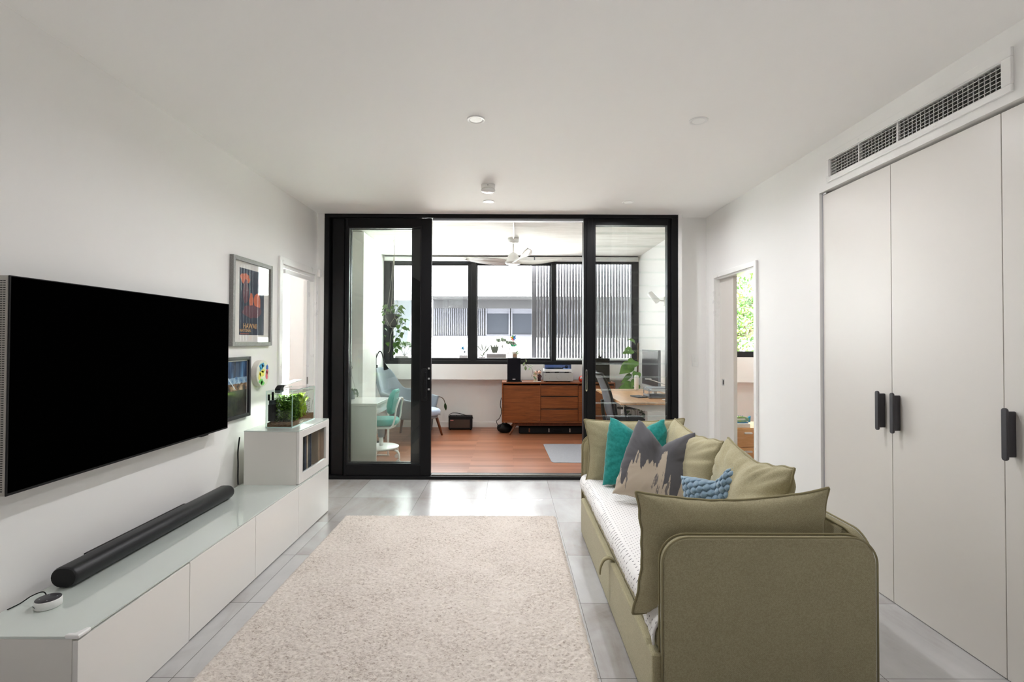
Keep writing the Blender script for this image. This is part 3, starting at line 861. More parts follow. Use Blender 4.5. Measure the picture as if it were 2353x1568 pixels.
# upper cabinet with glass door
c = thing('glass_cabinet', 'white raised cabinet with a glass door at the far end of the bench', 'cabinet', (-1.71, 3.86, .385))
y0, y1, z0, z1 = 3.567, 4.152, .3855, .764
b = MB()
b.box(BX0 + .03, BXF - .021, y0, y0 + .016, z0, z1).box(BX0 + .03, BXF - .021, y1 - .016, y1, z0, z1)
b.box(BX0 + .03, BXF - .021, y0 + .016, y1 - .016, z0, z0 + .02).box(BX0 + .03, BXF - .021, y0 + .016, y1 - .016, z1 - .02, z1)
b.box(BX0 + .03, BX0 + .036, y0 + .016, y1 - .016, z0 + .02, z1 - .02)
b.build('body', WMATTE, c)
d = MB(); fw = .062
d.box(BXF - .0195, BXF, y0 + .001, y0 + fw, z0 + .004, z1).box(BXF - .0195, BXF, y1 - fw, y1 - .001, z0 + .004, z1)
d.box(BXF - .0195, BXF, y0 + fw, y1 - fw, z0 + .004, z0 + fw + .008).box(BXF - .0195, BXF, y0 + fw, y1 - fw, z1 - fw * .8, z1)
d = d.build('door', WGLOSS, c, bevel=.0012)
MB().box(BXF - .012, BXF - .008, y0 + fw - .004, y1 - fw + .004, z0 + fw, z1 - fw * .8 + .004).build('pane', GLASS, d)
g2 = tag(MB().box(BX0 + .028, BXF - .003, y0 - .001, y1 + .001, .7645, .772).build('cabinet_glass_top', GTOP, bevel=.001), 'glass plate on the raised cabinet under the aquarium', 'glass top')
# record sleeves behind the glass door
cols = [(62, 66, 74), (88, 92, 98), (46, 52, 74), (120, 122, 124), (58, 60, 66), (80, 88, 104), (176, 176, 172), (52, 56, 60), (72, 76, 78), (96, 84, 74), (204, 182, 162), (84, 84, 88), (54, 58, 66), (112, 116, 120), (70, 74, 96), (190, 172, 156)]
y = y0 + .05
names = ['charcoal', 'grey', 'navy', 'mid grey', 'dark slate', 'steel blue', 'off-white', 'black-green', 'dark grey', 'brown', 'cream', 'graphite', 'blue-black', 'silver grey', 'violet-grey', 'beige']
k = 0
while y < y1 - .2:
    th = R.choice((.012, .016, .02, .024)); cc = cols[k % len(cols)]
    o = MB().box(BXF - .36, BXF - .06 - R.uniform(0, .012), y, y + th - .001, z0 + .0205, z0 + .0205 + R.uniform(.312, .318)).build('record_sleeve', M('sleeve', cc, .6, var=(20, tuple(min(255, x + 26) for x in cc))), bevel=.001)
    tag(o, '%s record sleeve, %s from the near end of the glass cabinet' % (names[k % len(names)], ['first', 'second', 'third', 'fourth', 'fifth', 'sixth', 'seventh', 'eighth', 'ninth', 'tenth', 'eleventh', 'twelfth', 'thirteenth', 'fourteenth', 'fifteenth', 'sixteenth', 'seventeenth', 'eighteenth', 'nineteenth', 'twentieth', 'twenty-first', 'twenty-second', 'twenty-third', 'twenty-fourth', 'twenty-fifth'][k]), 'record', 'records in the glass cabinet')
    y += th; k += 1
o = MB().box(BXF - .36, BXF - .06, y1 - .075, y1 - .03, z0 + .0205, z0 + .33).build('record_box', M('box_set', (196, 176, 158), .6), bevel=.002)
tag(o, 'beige box set standing alone at the far end of the glass cabinet', 'record', 'records in the glass cabinet')

# soundbar
sb = thing('soundbar', 'long black soundbar lying on the glass bench top', 'soundbar', (-1.852, 2.72, .385))
def stadium(w_, h_, n=10):
    r = h_ / 2
    return [( (w_ / 2 - r) + r * cos(-pi / 2 + pi * i / n), r * sin(-pi / 2 + pi * i / n)) for i in range(n + 1)] + [(-(w_ / 2 - r) + r * cos(pi / 2 + pi * i / n), r * sin(pi / 2 + pi * i / n)) for i in range(n + 1)]
st = stadium(.112, .083)
m = MB()
rings = [(2.085, .90), (2.089, .965), (2.096, 1.0), (3.264, 1.0), (3.271, .965), (3.275, .90)]
nv = len(st)
for yy, s_ in rings: m.v += [V((-1.852 + p[0] * s_, yy, .4285 + p[1] * s_)) for p in st]
for a in range(len(rings) - 1):
    for q in range(nv):
        q2 = (q + 1) % nv
        m.face([a * nv + q, (a + 1) * nv + q, (a + 1) * nv + q2, a * nv + q2], True)
m.build('grille', M('soundbar_grille', (22, 23, 26), .42, spec=.5, bmp=(700, .25, .0006)), sb)
for yy in (2.0845, 3.2755):
    e = MB().prism([(-1.852 + p[0] * .905, .4285 + p[1] * .905) for p in st], 'y', yy - .002, yy + .002).build('end_cap', BLACKM, sb)
MB().box(-1.885, -1.845, 2.25, 3.05, .3853, .389).build('rubber_foot', BLACKM, sb)
MB().box(-1.92, -1.885, 2.26, 2.95, .436, .456).build('rear_bracket', BLACKM, sb, bevel=.004)

# round smart speaker
sp_ = thing('smart_speaker', 'small round white speaker with a dark top on the near end of the bench', 'speaker', (-1.785, 1.945, .3851))
MB().lathe([(.0395, .0008), (.042, .003), (.042, .029), (.0405, .0315)], (0, 0, 0), 40).build('body', WPLAST, sp_, world=False)
tp = MB().lathe([(.0405, .0315), (.0395, .033), (.001, .0332)], (0, 0, 0), 40).build('top_plate', M('dark_touch_plate', (52, 50, 54), .4), sp_, world=False)
for a in (.6, 2.2, 3.7, 5.3): MB().cyl((.026 * cos(a), .026 * sin(a), .0331), .0022, .0004, 10).build('button_mark', GREYL, tp, world=False)
tx = text_mesh('amazon', .0085, GPLAST, 'lettering', sp_, frame_mat((cos(-.55), sin(-.55), 0), (0, 0, 1), (-1.785 + .0423 * -sin(.55) , 1.945 - .0423 * cos(.55), .400)), .0004)
cd = MB().tube(spline([(-.03, .03, .012), (-.065, .05, .03), (-.098, .035, .022), (-.122, .015, .004), (-.128, -.03, .003)], 8), .0022, 8)
cd.build('lead', BLACKM, sp_, world=False)

# black cable between the raised cabinet and the wall
cb = MB().tube(spline([(-1.945, 3.60, .72), (-1.95, 3.59, .62), (-1.94, 3.575, .53), (-1.935, 3.565, .45), (-1.925, 3.55, .392)], 8), .005, 8)
tag(cb.build('power_cord', BLACKM), 'black cable running down the gap beside the raised cabinet', 'cable')

# ------------------------------------------------------------------ pictures on the left wall
p = thing('framed_poster', 'large silver-framed poster with white mount beside the left doorway', 'picture', (XL, 3.805, 1.374))
y0, y1, z0, z1 = 3.513, 4.097, 1.377, 2.031
m = MB(); fw = .03
m.box(XL, XL + .03, y0, y0 + fw, z0, z1).box(XL, XL + .03, y1 - fw, y1, z0, z1).box(XL, XL + .03, y0 + fw, y1 - fw, z0, z0 + fw).box(XL, XL + .03, y0 + fw, y1 - fw, z1 - fw, z1)
m.build('frame', [M('poster_frame', (150, 148, 146), .45, metal=.3, var=(120, (122, 120, 118)))], p, bevel=.002)
MB().box(XL + .002, XL + .012, y0 + fw, y1 - fw, z0 + fw, z1 - fw).build('mount', M('mount_board', (232, 228, 222), .8), p)
pa = (M('poster_navy', (38, 44, 66), .7), M('poster_orange', (206, 104, 68), .7), M('poster_plum', (98, 52, 66), .7), M('poster_sand', (222, 176, 122), .7))
m = MB(); ya, yb, za, zb_ = 3.625, 3.985, 1.46, 1.955; xx = XL + .0125
m.box(xx, xx + .0008, ya, yb, za, zb_)
m.cur = 1
def blob(m, cy, cz, ry, rz, x, n=18, j=.15, seed=1):
    r2 = random.Random(seed)
    m.prism([(cy + ry * cos(2 * pi * i / n) * (1 + r2.uniform(-j, j)), cz + rz * sin(2 * pi * i / n) * (1 + r2.uniform(-j, j))) for i in range(n)], 'x', x, x + .0004)
blob(m, 3.70, 1.88, .065, .04, xx + .0008, seed=2); blob(m, 3.88, 1.72, .05, .07, xx + .0008, seed=4); blob(m, 3.79, 1.72, .03, .06, xx + .0008, seed=8)
m.cur = 2
blob(m, 3.80, 1.64, .14, .05, xx + .0010, seed=5); blob(m, 3.71, 1.78, .04, .09, xx + .0010, seed=6); blob(m, 3.93, 1.88, .04, .05, xx + .0010, seed=7)
m.build('print', list(pa), p)
pt = text_mesh('HAWAII', .056, pa[3], 'lettering', p, frame_mat((0, 1, 0), (0, 0, 1), (xx + .002, 3.775, 1.525)))
text_mesh('NATIONAL', .032, pa[3], 'lettering', p, frame_mat((0, 1, 0), (0, 0, 1), (xx + .002, 3.71, 1.492)))
MB().box(xx + .001, xx + .0016, 3.64, 3.76, 1.466, 1.470).build('small_print_line', pa[1], p)
MB().box(XL + .018, XL + .02, y0 + fw, y1 - fw, z0 + fw, z1 - fw).build('pane', PICG, p)

p = thing('framed_print', 'small black-framed dark blue print half behind the television', 'picture', (XL, 3.6, .85))
y0, y1, z0, z1 = 3.43, 3.768, .852, 1.298
m = MB(); fw = .024
m.box(XL, XL + .03, y0, y0 + fw, z0, z1).box(XL, XL + .03, y1 - fw, y1, z0, z1).box(XL, XL + .03, y0 + fw, y1 - fw, z0, z0 + fw).box(XL, XL + .03, y0 + fw, y1 - fw, z1 - fw, z1)
m.build('frame', M('dark_frame', (44, 42, 46), .4), p, bevel=.002)
mt, nt, out_ = new_mat('blue_abstract_print'); b_ = principled(nt, out_, rough=.6)
tcn = nt.nodes.new('ShaderNodeTexCoord'); spn = nt.nodes.new('ShaderNodeSeparateXYZ'); nt.links.new(tcn.outputs['Object'], spn.inputs[0])
na = noise_tex(nt, objco(nt, (1, 9, 1.3)), 2.2, 4); nb = noise_tex(nt, objco(nt, (1, 1, 1)), 22, 4)
sky_ = ramp(nt, na, [(.35, (22, 32, 50)), (.5, (38, 66, 104)), (.68, (88, 138, 184))])
mid_ = ramp(nt, nb, [(.38, (20, 24, 32)), (.52, (120, 84, 56)), (.66, (206, 180, 150))])
gl_ = ramp(nt, nb, [(.35, (60, 110, 160)), (.65, (180, 206, 224))])
low_ = ramp(nt, nb, [(.4, (22, 24, 26)), (.7, (62, 60, 50))])
zz = spn.outputs[2]
cc = mixc(nt, mth(nt, 'GREATER_THAN', zz, .205), low_, mid_)
cc = mixc(nt, mth(nt, 'GREATER_THAN', mth(nt, 'ADD', zz, mth(nt, 'MULTIPLY', nb, .03)), .27), cc, gl_)
cc = mixc(nt, mth(nt, 'GREATER_THAN', mth(nt, 'ADD', zz, mth(nt, 'MULTIPLY', nb, .03)), .315), cc, sky_)
nt.links.new(cc, b_.inputs['Base Color'])
MB().box(XL + .002, XL + .012, y0 + fw, y1 - fw, z0 + fw, z1 - fw).build('print', mt, p)
MB().box(XL + .0121, XL + .0123, y0 + fw, y1 - fw, z1 - fw - .008, z1 - fw).box(XL + .0121, XL + .0123, y1 - fw - .005, y1 - fw, z0 + fw, z1 - fw).build('white_border', WPLAST, p)
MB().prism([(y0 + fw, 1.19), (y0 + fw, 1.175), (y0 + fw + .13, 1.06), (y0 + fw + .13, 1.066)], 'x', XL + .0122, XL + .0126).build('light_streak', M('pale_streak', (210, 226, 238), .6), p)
MB().box(XL + .016, XL + .018, y0 + fw, y1 - fw, z0 + fw, z1 - fw).build('pane', glass('thin_glass', (254, 254, 254), 1.45, .5), p)

p = thing('round_canvas_picture', 'round white canvas with bright hand-print paint on the left wall', 'picture', (XL, 3.925, 1.06))
MB().cyl((XL, 3.922, 1.16), .103, .045, 40, 'x').build('canvas', M('canvas', (226, 222, 214), .85, bmp=(400, .5, .001)), p, bevel=.004)
pc = [M('paint_a', (70, 160, 205), .6), M('paint_b', (240, 226, 110), .6), M('paint_c', (232, 110, 124), .6), M('paint_d', (128, 214, 116), .6), M('paint_e', (54, 104, 190), .6)]
for nm, k, lst in (('turquoise_paint', 0, [(-.03, .055, .03, .022), (-.045, .03, .01, .02), (-.005, .065, .02, .02)]), ('yellow_paint', 1, [(-.055, -.02, .018, .04), (-.02, .0, .045, .022), (.0, .02, .03, .015)]), ('pink_paint', 2, [(.055, -.02, .017, .035), (.062, .012, .015, .02)]), ('green_paint', 3, [(-.035, -.06, .03, .022), (-.01, -.075, .025, .018)]), ('blue_paint', 4, [(.06, .045, .02, .02)])):
    m = MB()
    for i, (a, b2, c2, d2_) in enumerate(lst): blob(m, 3.922 + a, 1.16 + b2, c2, d2_, XL + .0451 + .0002 * k, j=.28, seed=k * 7 + i)
    m.build(nm, pc[k], p)

# ------------------------------------------------------------------ aquarium
AX0, AX1, AY0, AY1, AZ = -1.80, -1.607, 3.69, 4.115, .7722
aq = thing('aquarium', 'small planted glass aquarium on the raised white cabinet', 'aquarium', ((AX0 + AX1) / 2, (AY0 + AY1) / 2, AZ))
EDGE = M('glass_edge', (196, 226, 220), .15, spec=.6)
ag = glass('aquarium_glass', (250, 253, 252))
m = MB(); t_ = .004; ZT = 1.045
m.box(AX0, AX1, AY0, AY0 + t_, AZ, ZT).box(AX0, AX1, AY1 - t_, AY1, AZ, ZT).box(AX0, AX0 + t_, AY0 + t_, AY1 - t_, AZ, ZT).box(AX1 - t_, AX1, AY0 + t_, AY1 - t_, AZ, ZT)
m.build('glass_walls', ag, aq)
m = MB(); e = .0016
for x in (AX0, AX1):
    for y in (AY0, AY1): m.box(x - e, x + e, y - e, y + e, AZ, ZT)
m.box(AX0, AX1, AY0 - e, AY0 + e, AZ, AZ + .004).box(AX0, AX1, AY1 - e, AY1 + e, AZ, AZ + .006).box(AX0 - e, AX0 + e, AY0, AY1, AZ, AZ + .006).box(AX1 - e, AX1 + e, AY0, AY1, AZ, AZ + .006)
m.box(AX0, AX1, AY0 - .001, AY0 + .004, ZT - .002, ZT).box(AX1 - .004, AX1 + .001, AY0, AY1, ZT - .002, ZT)
m.build('glass_edges', EDGE, aq)
MB().box(AX0 + .001, AX1 - .001, AY0 + .001, AY1 - .001, AZ, AZ + .006).build('base_plate', GTOP, aq)
MB().box(AX0 + .006, AX1 - .006, AY0 + .006, AY1 - .006, ZT - .028, ZT - .0265).build('water_surface', glass('water', (248, 252, 250), 1.33, 1.4), aq)
m = MB(); nx, ny = 16, 34; gx0, gx1, gy0, gy1 = AX0 + .006, AX1 - .006, AY0 + .006, AY1 - .006
for lay in (1, 0):
    for j in range(ny + 1):
        for i in range(nx + 1):
            x = gx0 + (gx1 - gx0) * i / nx; y = gy0 + (gy1 - gy0) * j / ny
            m.v.append(V((x, y, AZ + .0065 + lay * (.026 + .02 * j / ny + .008 * mnoise.noise(V((x * 30, y * 30, 1))) + R.uniform(0, .004)))))
L0 = (nx + 1) * (ny + 1)
for j in range(ny):
    for i in range(nx):
        a = j * (nx + 1) + i
        m.face([a, a + 1, a + nx + 2, a + nx + 1]); m.face([L0 + a, L0 + a + nx + 1, L0 + a + nx + 2, L0 + a + 1])
for i in range(nx):
    a = i; m.face([a, L0 + a, L0 + a + 1, a + 1]); a = ny * (nx + 1) + i; m.face([a, a + 1, L0 + a + 1, L0 + a])
for j in range(ny):
    a = j * (nx + 1); m.face([a, a + nx + 1, L0 + a + nx + 1, L0 + a]); a += nx; m.face([a, L0 + a, L0 + a + nx + 1, a + nx + 1])
o = m.build('aquarium_soil', SOIL); tag(o, 'brown soil covering the bottom of the aquarium', 'soil', kind='stuff')
fl = thing('aquarium_filter', 'black box filter inside the aquarium in its near corner', 'filter', (AX0 + .035, AY0 + .04, AZ + .04))
MB().box(AX0 + .008, AX0 + .055, AY0 + .012, AY0 + .07, AZ + .045, AZ + .17).build('body', BLACKM, fl, bevel=.004)
MB().box(AX0 + .012, AX0 + .05, AY0 + .016, AY0 + .065, AZ + .17, AZ + .2).build('cap', M('smoky_plastic', (60, 66, 70), .3), fl, bevel=.003)
MB().cyl((AX0 + .03, AY0 + .04, AZ + .2), .008, .06, 12).build('inlet_tube', BLACKM, fl)
MB().box(AX0 + .006, AX0 + .016, AY0 + .012, AY0 + .03, AZ + .2, AZ + .245).build('hook', BLACKM, fl)
def water_plant(name, x, y, h_, spread, L, W, n, mat, label, seed, rise=.6, rosette=False):
    r2 = random.Random(seed); t2 = thing(name, label, 'water plant', (x, y, AZ + .03), 'plants in the aquarium')
    lv, stm = MB(), MB()
    for s_ in range(n):
        bx, by = r2.uniform(-.068, .06), r2.uniform(-spread, spread)
        hh = h_ * r2.uniform(.6, 1)
        tx_, ty = bx + r2.uniform(-.012, .012), by + r2.uniform(-.03, .03)
        pts = spline([(bx, by, 0), (bx + (tx_ - bx) * .4, by + (ty - by) * .3, hh * .5), (tx_, ty, hh)], 5)
        stm.tube(pts, .0011, 5)
        nl = int(hh / .0095)
        for q in range(nl):
            tt = (q + 1) / nl; pp_ = pts[min(int(tt * (len(pts) - 1)), len(pts) - 1)]
            a = q * 2.4 + s_; d_ = V((cos(a) * .7, sin(a), rise * r2.uniform(.4, 1.5)))
            px = AX0 + .02 - x; lim = AX1 - .02 - x
            l_ = L * r2.uniform(.6, 1.1)
            for tr in range(4):
                e_ = pp_ + d_.normalized() * l_
                if e_.x < px or e_.x > lim: d_.x *= -.4
                if e_.y + y < AY0 + .012 or e_.y + y > AY1 - .012: d_.y *= -.4
                if e_.z > .21: d_.z *= .3; l_ *= .8
            e_ = pp_ + d_.normalized() * l_
            if e_.x < px - .008 or e_.x > lim + .008 or e_.y + y < AY0 + .006 or e_.y + y > AY1 - .006 or e_.z > .215: continue
            lv.leaf(pp_, d_, (0, 0, 1), l_, W, r2.uniform(.1, .5), n=4)
    stm.build('stems', LEAFD, t2, world=False); lv.build('leaves', mat, t2, world=False)
AQG = M('water_plant_green', (84, 128, 30), .4, var=(24, (128, 168, 44))); AQY = M('water_plant_lime', (180, 210, 50), .4, var=(20, (130, 176, 40)))
AQR = M('water_plant_red', (120, 84, 62), .5, var=(20, (96, 110, 56)))
water_plant('feathery_water_plant', (AX0 + AX1) / 2 + .02, AY0 + .13, .215, .09, .052, .015, 60, AQG, 'dense feathery green plant filling the near half of the aquarium', 1)
water_plant('broad_water_plant', (AX0 + AX1) / 2 + .02, AY0 + .25, .21, .05, .055, .017, 24, AQY, 'lime green broad-leaved plant in the middle of the aquarium', 2, 1.6)
water_plant('red_stem_plant', (AX0 + AX1) / 2 + .03, AY0 + .345, .205, .045, .02, .012, 24, AQR, 'reddish small-leaved stem plant at the far end of the aquarium', 3, .3)
dw = MB().tube(spline([(-1.655, 3.87, AZ + .035), (-1.66, 3.90, AZ + .08), (-1.668, 3.925, AZ + .115), (-1.66, 3.95, AZ + .10), (-1.655, 3.975, AZ + .045)], 6), [.006] * 12 + [.004] * 13, 8)
tag(dw.build('driftwood', M('driftwood', (128, 84, 48), .8, bmp=(80, .6, .004))), 'crooked brown driftwood on the aquarium soil', 'driftwood')
lp = thing('aquarium_lamp', 'slim white clip-on lamp arching over the aquarium', 'lamp', (AX0 + .07, AY0 + .02, ZT))
m = MB(); m.prism([(3.70, 1.03), (3.76, 1.03), (3.76, 1.062), (3.78, 1.077), (3.775, 1.081), (3.735, 1.081), (3.70, 1.06)], 'x', -1.742, -1.702)
m.build('clamp', BLACKM, lp, bevel=.003)
MB().obox((-1.722, 3.92, 1.0905), (.034, 0, 0), (0, .15, .0105), (0, -.0002, .0028)).build('light_bar', SILVER, lp, bevel=.002)
MB().obox((-1.722, 3.925, 1.087), (.028, 0, 0), (0, .13, .0091), (0, 0, .0006)).build('led_strip', LAMPW, lp)
l = bpy.data.lights.new('aquarium_light', 'AREA'); l.shape = 'RECTANGLE'; l.size = .05; l.size_y = .25; l.energy = 1.6; l.color = (1, 1, .95); l.spread = 2.2
lo = bpy.data.objects.new('aquarium_light', l); COL.objects.link(lo); lo.location = (-1.722, 3.90, 1.079)
cv = MB().box(AX0 + .07, AX1 - .002, AY0 + .12, AY1 - .004, ZT, ZT + .003)
tag(cv.build('glass_cover_sheet', glass('lid_glass', (246, 250, 248), 1.5, 1.8)), 'clear glass cover sheet lying on top of the aquarium', 'cover')

# ================================================================== sunroom
# ceiling fan and its surface conduit
fan = thing('ceiling_fan', 'white three-bladed ceiling fan in the sunroom', 'ceiling fan', (.048, 6.6, HS))
MB().lathe([(.074, 0), (.074, -.052), (.066, -.062), (.045, -.068), (.02, -.072)], (0, 0, 0), 32).build('canopy', WPLAST, fan, world=False)
MB().cyl((0, 0, -.20), .011, .135, 14).build('rod', WPLAST, fan, world=False)
MB().lathe([(.02, -.19), (.055, -.21), (.075, -.25), (.082, -.29), (.105, -.312), (.112, -.325), (.10, -.342), (.06, -.352), (.001, -.354)], (0, 0, 0), 36).build('motor_hub', WPLAST, fan, world=False)
for a in (172, 8, 285):
    m = MB(); n = 16; A = a * pi / 180; d = V((cos(A), sin(A), 0)); sd = V((-sin(A), cos(A), 0))
    for i in range(n + 1):
        t_ = i / n; r_ = .06 + .60 * t_
        wd_ = .085 + .085 * sin(pi * min(1, t_ * 1.05)) ** .8 if t_ < .97 else .06
        wd_ *= 1 if t_ < .9 else max(.15, sqrt(max(0, 1 - ((t_ - .9) / .1) ** 2)))
        pitch = .55 - .35 * t_; zc = -.315 + .05 * t_ ** 2
        off_ = .05 * sin(pi * t_)
        for s_ in (-.5, -.17, .17, .5):
            m.v.append(d * r_ + sd * (off_ + wd_ * s_ * cos(pitch)) + V((0, 0, zc + wd_ * s_ * sin(pitch) + .02 * (1 - 4 * s_ * s_))))
    for i in range(n):
        for k in range(3):
            q = 4 * i + k; m.face([q, q + 1, q + 5, q + 4], True)
    m.build('blade', WPLAST, fan, world=False, solid=.008)
o = MB().tube([(.05, 5.31, HS - .012), (.05, 6.53, HS - .012)], .0115, 12).build('ceiling_conduit', WPLAST)
tag(o, 'white conduit on the sunroom ceiling leading to the fan', 'conduit')

# ---- sideboard
SX0, SX1, SY0, SY1, SZ0, SZ1 = -.11, 1.60, 7.5, 7.93, .19, .80
sd_ = thing('sideboard', 'long brown timber sideboard with three drawers under the sunroom window', 'sideboard', ((SX0 + SX1) / 2, 7.72, 0))
b = MB()
b.box(SX0, SX1, SY0, SY1, SZ1 - .022, SZ1).box(SX0, SX1, SY0, SY1, SZ0, SZ0 + .02)
b.box(SX0, SX0 + .02, SY0, SY1, SZ0 + .02, SZ1 - .022).box(SX1 - .02, SX1, SY0, SY1, SZ0 + .02, SZ1 - .022)
b.box(.466, .482, SY0 + .03, SY1, SZ0 + .02, SZ1 - .022).box(1.036, 1.052, SY0 + .03, SY1, SZ0 + .02, SZ1 - .022).box(SX0 + .02, SX1 - .02, SY1 - .01, SY1, SZ0 + .02, SZ1 - .022)
b.build('carcass', TEAK, sd_, bevel=.002)
MB().box(SX0 + .022, .472, SY0 + .012, SY0 + .032, SZ0 + .024, SZ1 - .05).build('door', TEAK, sd_, bevel=.002)
MB().box(1.047, SX1 - .022, SY0 + .012, SY0 + .032, SZ0 + .024, SZ1 - .05).build('door', TEAK, sd_, bevel=.002)
for z0, z1 in ((.592, .752), (.402, .578), (.212, .388)):
    MB().box(.478, 1.04, SY0 + .012, SY0 + .032, z0, z1).build('drawer', TEAK, sd_, bevel=.002)
    MB().box(.478, 1.04, SY0 + .02, SY0 + .034, z1 + .001, z1 + .011).build('finger_groove', BLACKM, sd_)
MB().box(.05, 1.44, 7.56, 7.60, .135, .19).build('apron', TEAKD, sd_)
for x, dx in ((.12, -.11), (1.38, .11)):
    for y, dy in ((7.56, -.04), (7.86, .03)):
        MB().tube([(x, y, .19), (x + dx, y + dy, 0.012), (x + dx * 1.05, y + dy, 0)], [.024, .014, .013], 12).build('leg', TEAKD, sd_)
# gear lying below the sideboard
g = thing('equipment_case', 'long low black case with buckles lying on the floor beneath the sideboard', 'case', (.75, 7.72, 0))
MB().box(.15, 1.32, 7.62, 7.86, 0, .115).build('body', BLACKM, g, bevel=.02, seg=3)
for x, mm in ((.30, TEAKD), (.60, STEEL), (.92, STEEL)): MB().box(x, x + .02, 7.608, 7.62, .03, .085).build('buckle', mm, g, bevel=.003)
MB().tube(spline([(.68, 7.615, .06), (.70, 7.59, .065), (.80, 7.585, .065), (.82, 7.615, .06)], 5), .007, 8).build('handle', BLACKM, g)
g = thing('black_bag', 'small black soft bag on the floor by the left end of the sideboard', 'bag', (-.06, 7.75, 0))
MB().ball((-.07, 7.76, .065), .12, .10, .075, 16, 9).build('body', BLACKM, g, smooth=True)
MB().ball((-.15, 7.71, .10), .035, .03, .03, 12, 7).build('side_pocket', BLACKMESH, g, smooth=True)
MB().tube(spline([(-.13, 7.72, .12), (-.07, 7.70, .165), (0, 7.72, .12)], 6), .006, 8).build('strap', BLACKM, g)
cb = MB().tube(spline([(-.125, 7.90, .52), (-.14, 7.92, .40), (-.12, 7.91, .30), (-.15, 7.9, .2), (-.2, 7.92, .14), (-.16, 7.94, .05)], 8), .005, 8)
tag(cb.build('speaker_cable', BLACKM), 'black cables hanging behind the left end of the sideboard', 'cable')

# ---- speakers, hi-fi
def speaker(x0, x1, label):
    t = thing('bookshelf_speaker', label, 'speaker', ((x0 + x1) / 2, 7.68, SZ1), 'black bookshelf speakers')
    MB().box(x0, x1, 7.565, 7.82, SZ1 + .012, SZ1 + .36).build('cabinet', BLACKM, t, bevel=.004)
    MB().box(x0 + .006, x1 - .006, 7.553, 7.565, SZ1 + .02, SZ1 + .352).build('grille', M('speaker_grille', (26, 26, 32), .9, spec=.1, bmp=(600, .4, .001)), t, bevel=.004)
    MB().box(x0 - .012, x1 + .016, 7.55, 7.83, SZ1, SZ1 + .012).build('base_pad', BLACK, t)
    MB().box((x0 + x1) / 2 - .022, (x0 + x1) / 2 + .022, 7.551, 7.553, SZ1 + .034, SZ1 + .048).build('badge', SILVER, t)
speaker(-.03, .175, 'black speaker on the left end of the sideboard with a plant pot on top')
speaker(1.31, 1.53, 'black speaker on the right end of the sideboard behind the louvre glass')
am = thing('amplifier', 'silver amplifier with one round knob on the sideboard', 'amplifier', (.745, 7.72, SZ1))
MB().box(.525, .968, 7.572, 7.88, SZ1 + .014, SZ1 + .135).build('casing', M('dark_metal_case', (70, 70, 74), .5, metal=.4), am, bevel=.002)
MB().box(.52, .972, 7.56, 7.572, SZ1 + .014, SZ1 + .138).build('front_panel', SILVER, am, bevel=.002)
MB().cyl((.752, 7.535, SZ1 + .072), .028, .025, 28, 'y').build('volume_knob', SILVER, am, bevel=.002)
for x, z in ((.61, .05), (.89, .045), (.555, .10)): MB().cyl((x, 7.556, SZ1 + z), .004, .004, 10, 'y').build('button', GPLAST, am)
for x in (.575, .92):
    for y in (7.6, 7.85): MB().cyl((x, y, SZ1), .016, .014, 14).build('foot', BLACKM, am)
tt = thing('turntable', 'turntable with a clear dust cover standing on the amplifier', 'turntable', (.74, 7.72, SZ1 + .138))
ZT2 = SZ1 + .138
MB().box(.535, .95, 7.58, 7.87, ZT2 + .016, ZT2 + .056).build('plinth', WPLAST, tt, bevel=.003)
for x in (.59, .73, .88): MB().box(x - .03, x + .03, 7.60, 7.64, ZT2, ZT2 + .016).build('foot', BLACKM, tt)
MB().cyl((.70, 7.73, ZT2 + .056), .14, .014, 40).build('platter', BLACKM, tt)
MB().tube(spline([(.90, 7.82, ZT2 + .085), (.88, 7.70, ZT2 + .088), (.82, 7.64, ZT2 + .078)], 6), .006, 8).build('tonearm', BLACK, tt)
MB().cyl((.90, 7.82, ZT2 + .056), .022, .045, 16).build('tonearm_base', BLACK, tt)
dc = glass('tinted_cover', (206, 216, 238), 1.5, 1.2)
m = MB(); a0, a1, b0_, b1_, c0, c1 = .54, .945, 7.585, 7.865, ZT2 + .057, ZT2 + .122
m.box(a0, a1, b0_, b0_ + .003, c0, c1).box(a0, a1, b1_ - .003, b1_, c0, c1).box(a0, a0 + .003, b0_, b1_, c0, c1).box(a1 - .003, a1, b0_, b1_, c0, c1).box(a0, a1, b0_, b1_, c1, c1 + .003)
m.build('dust_cover', dc, tt)

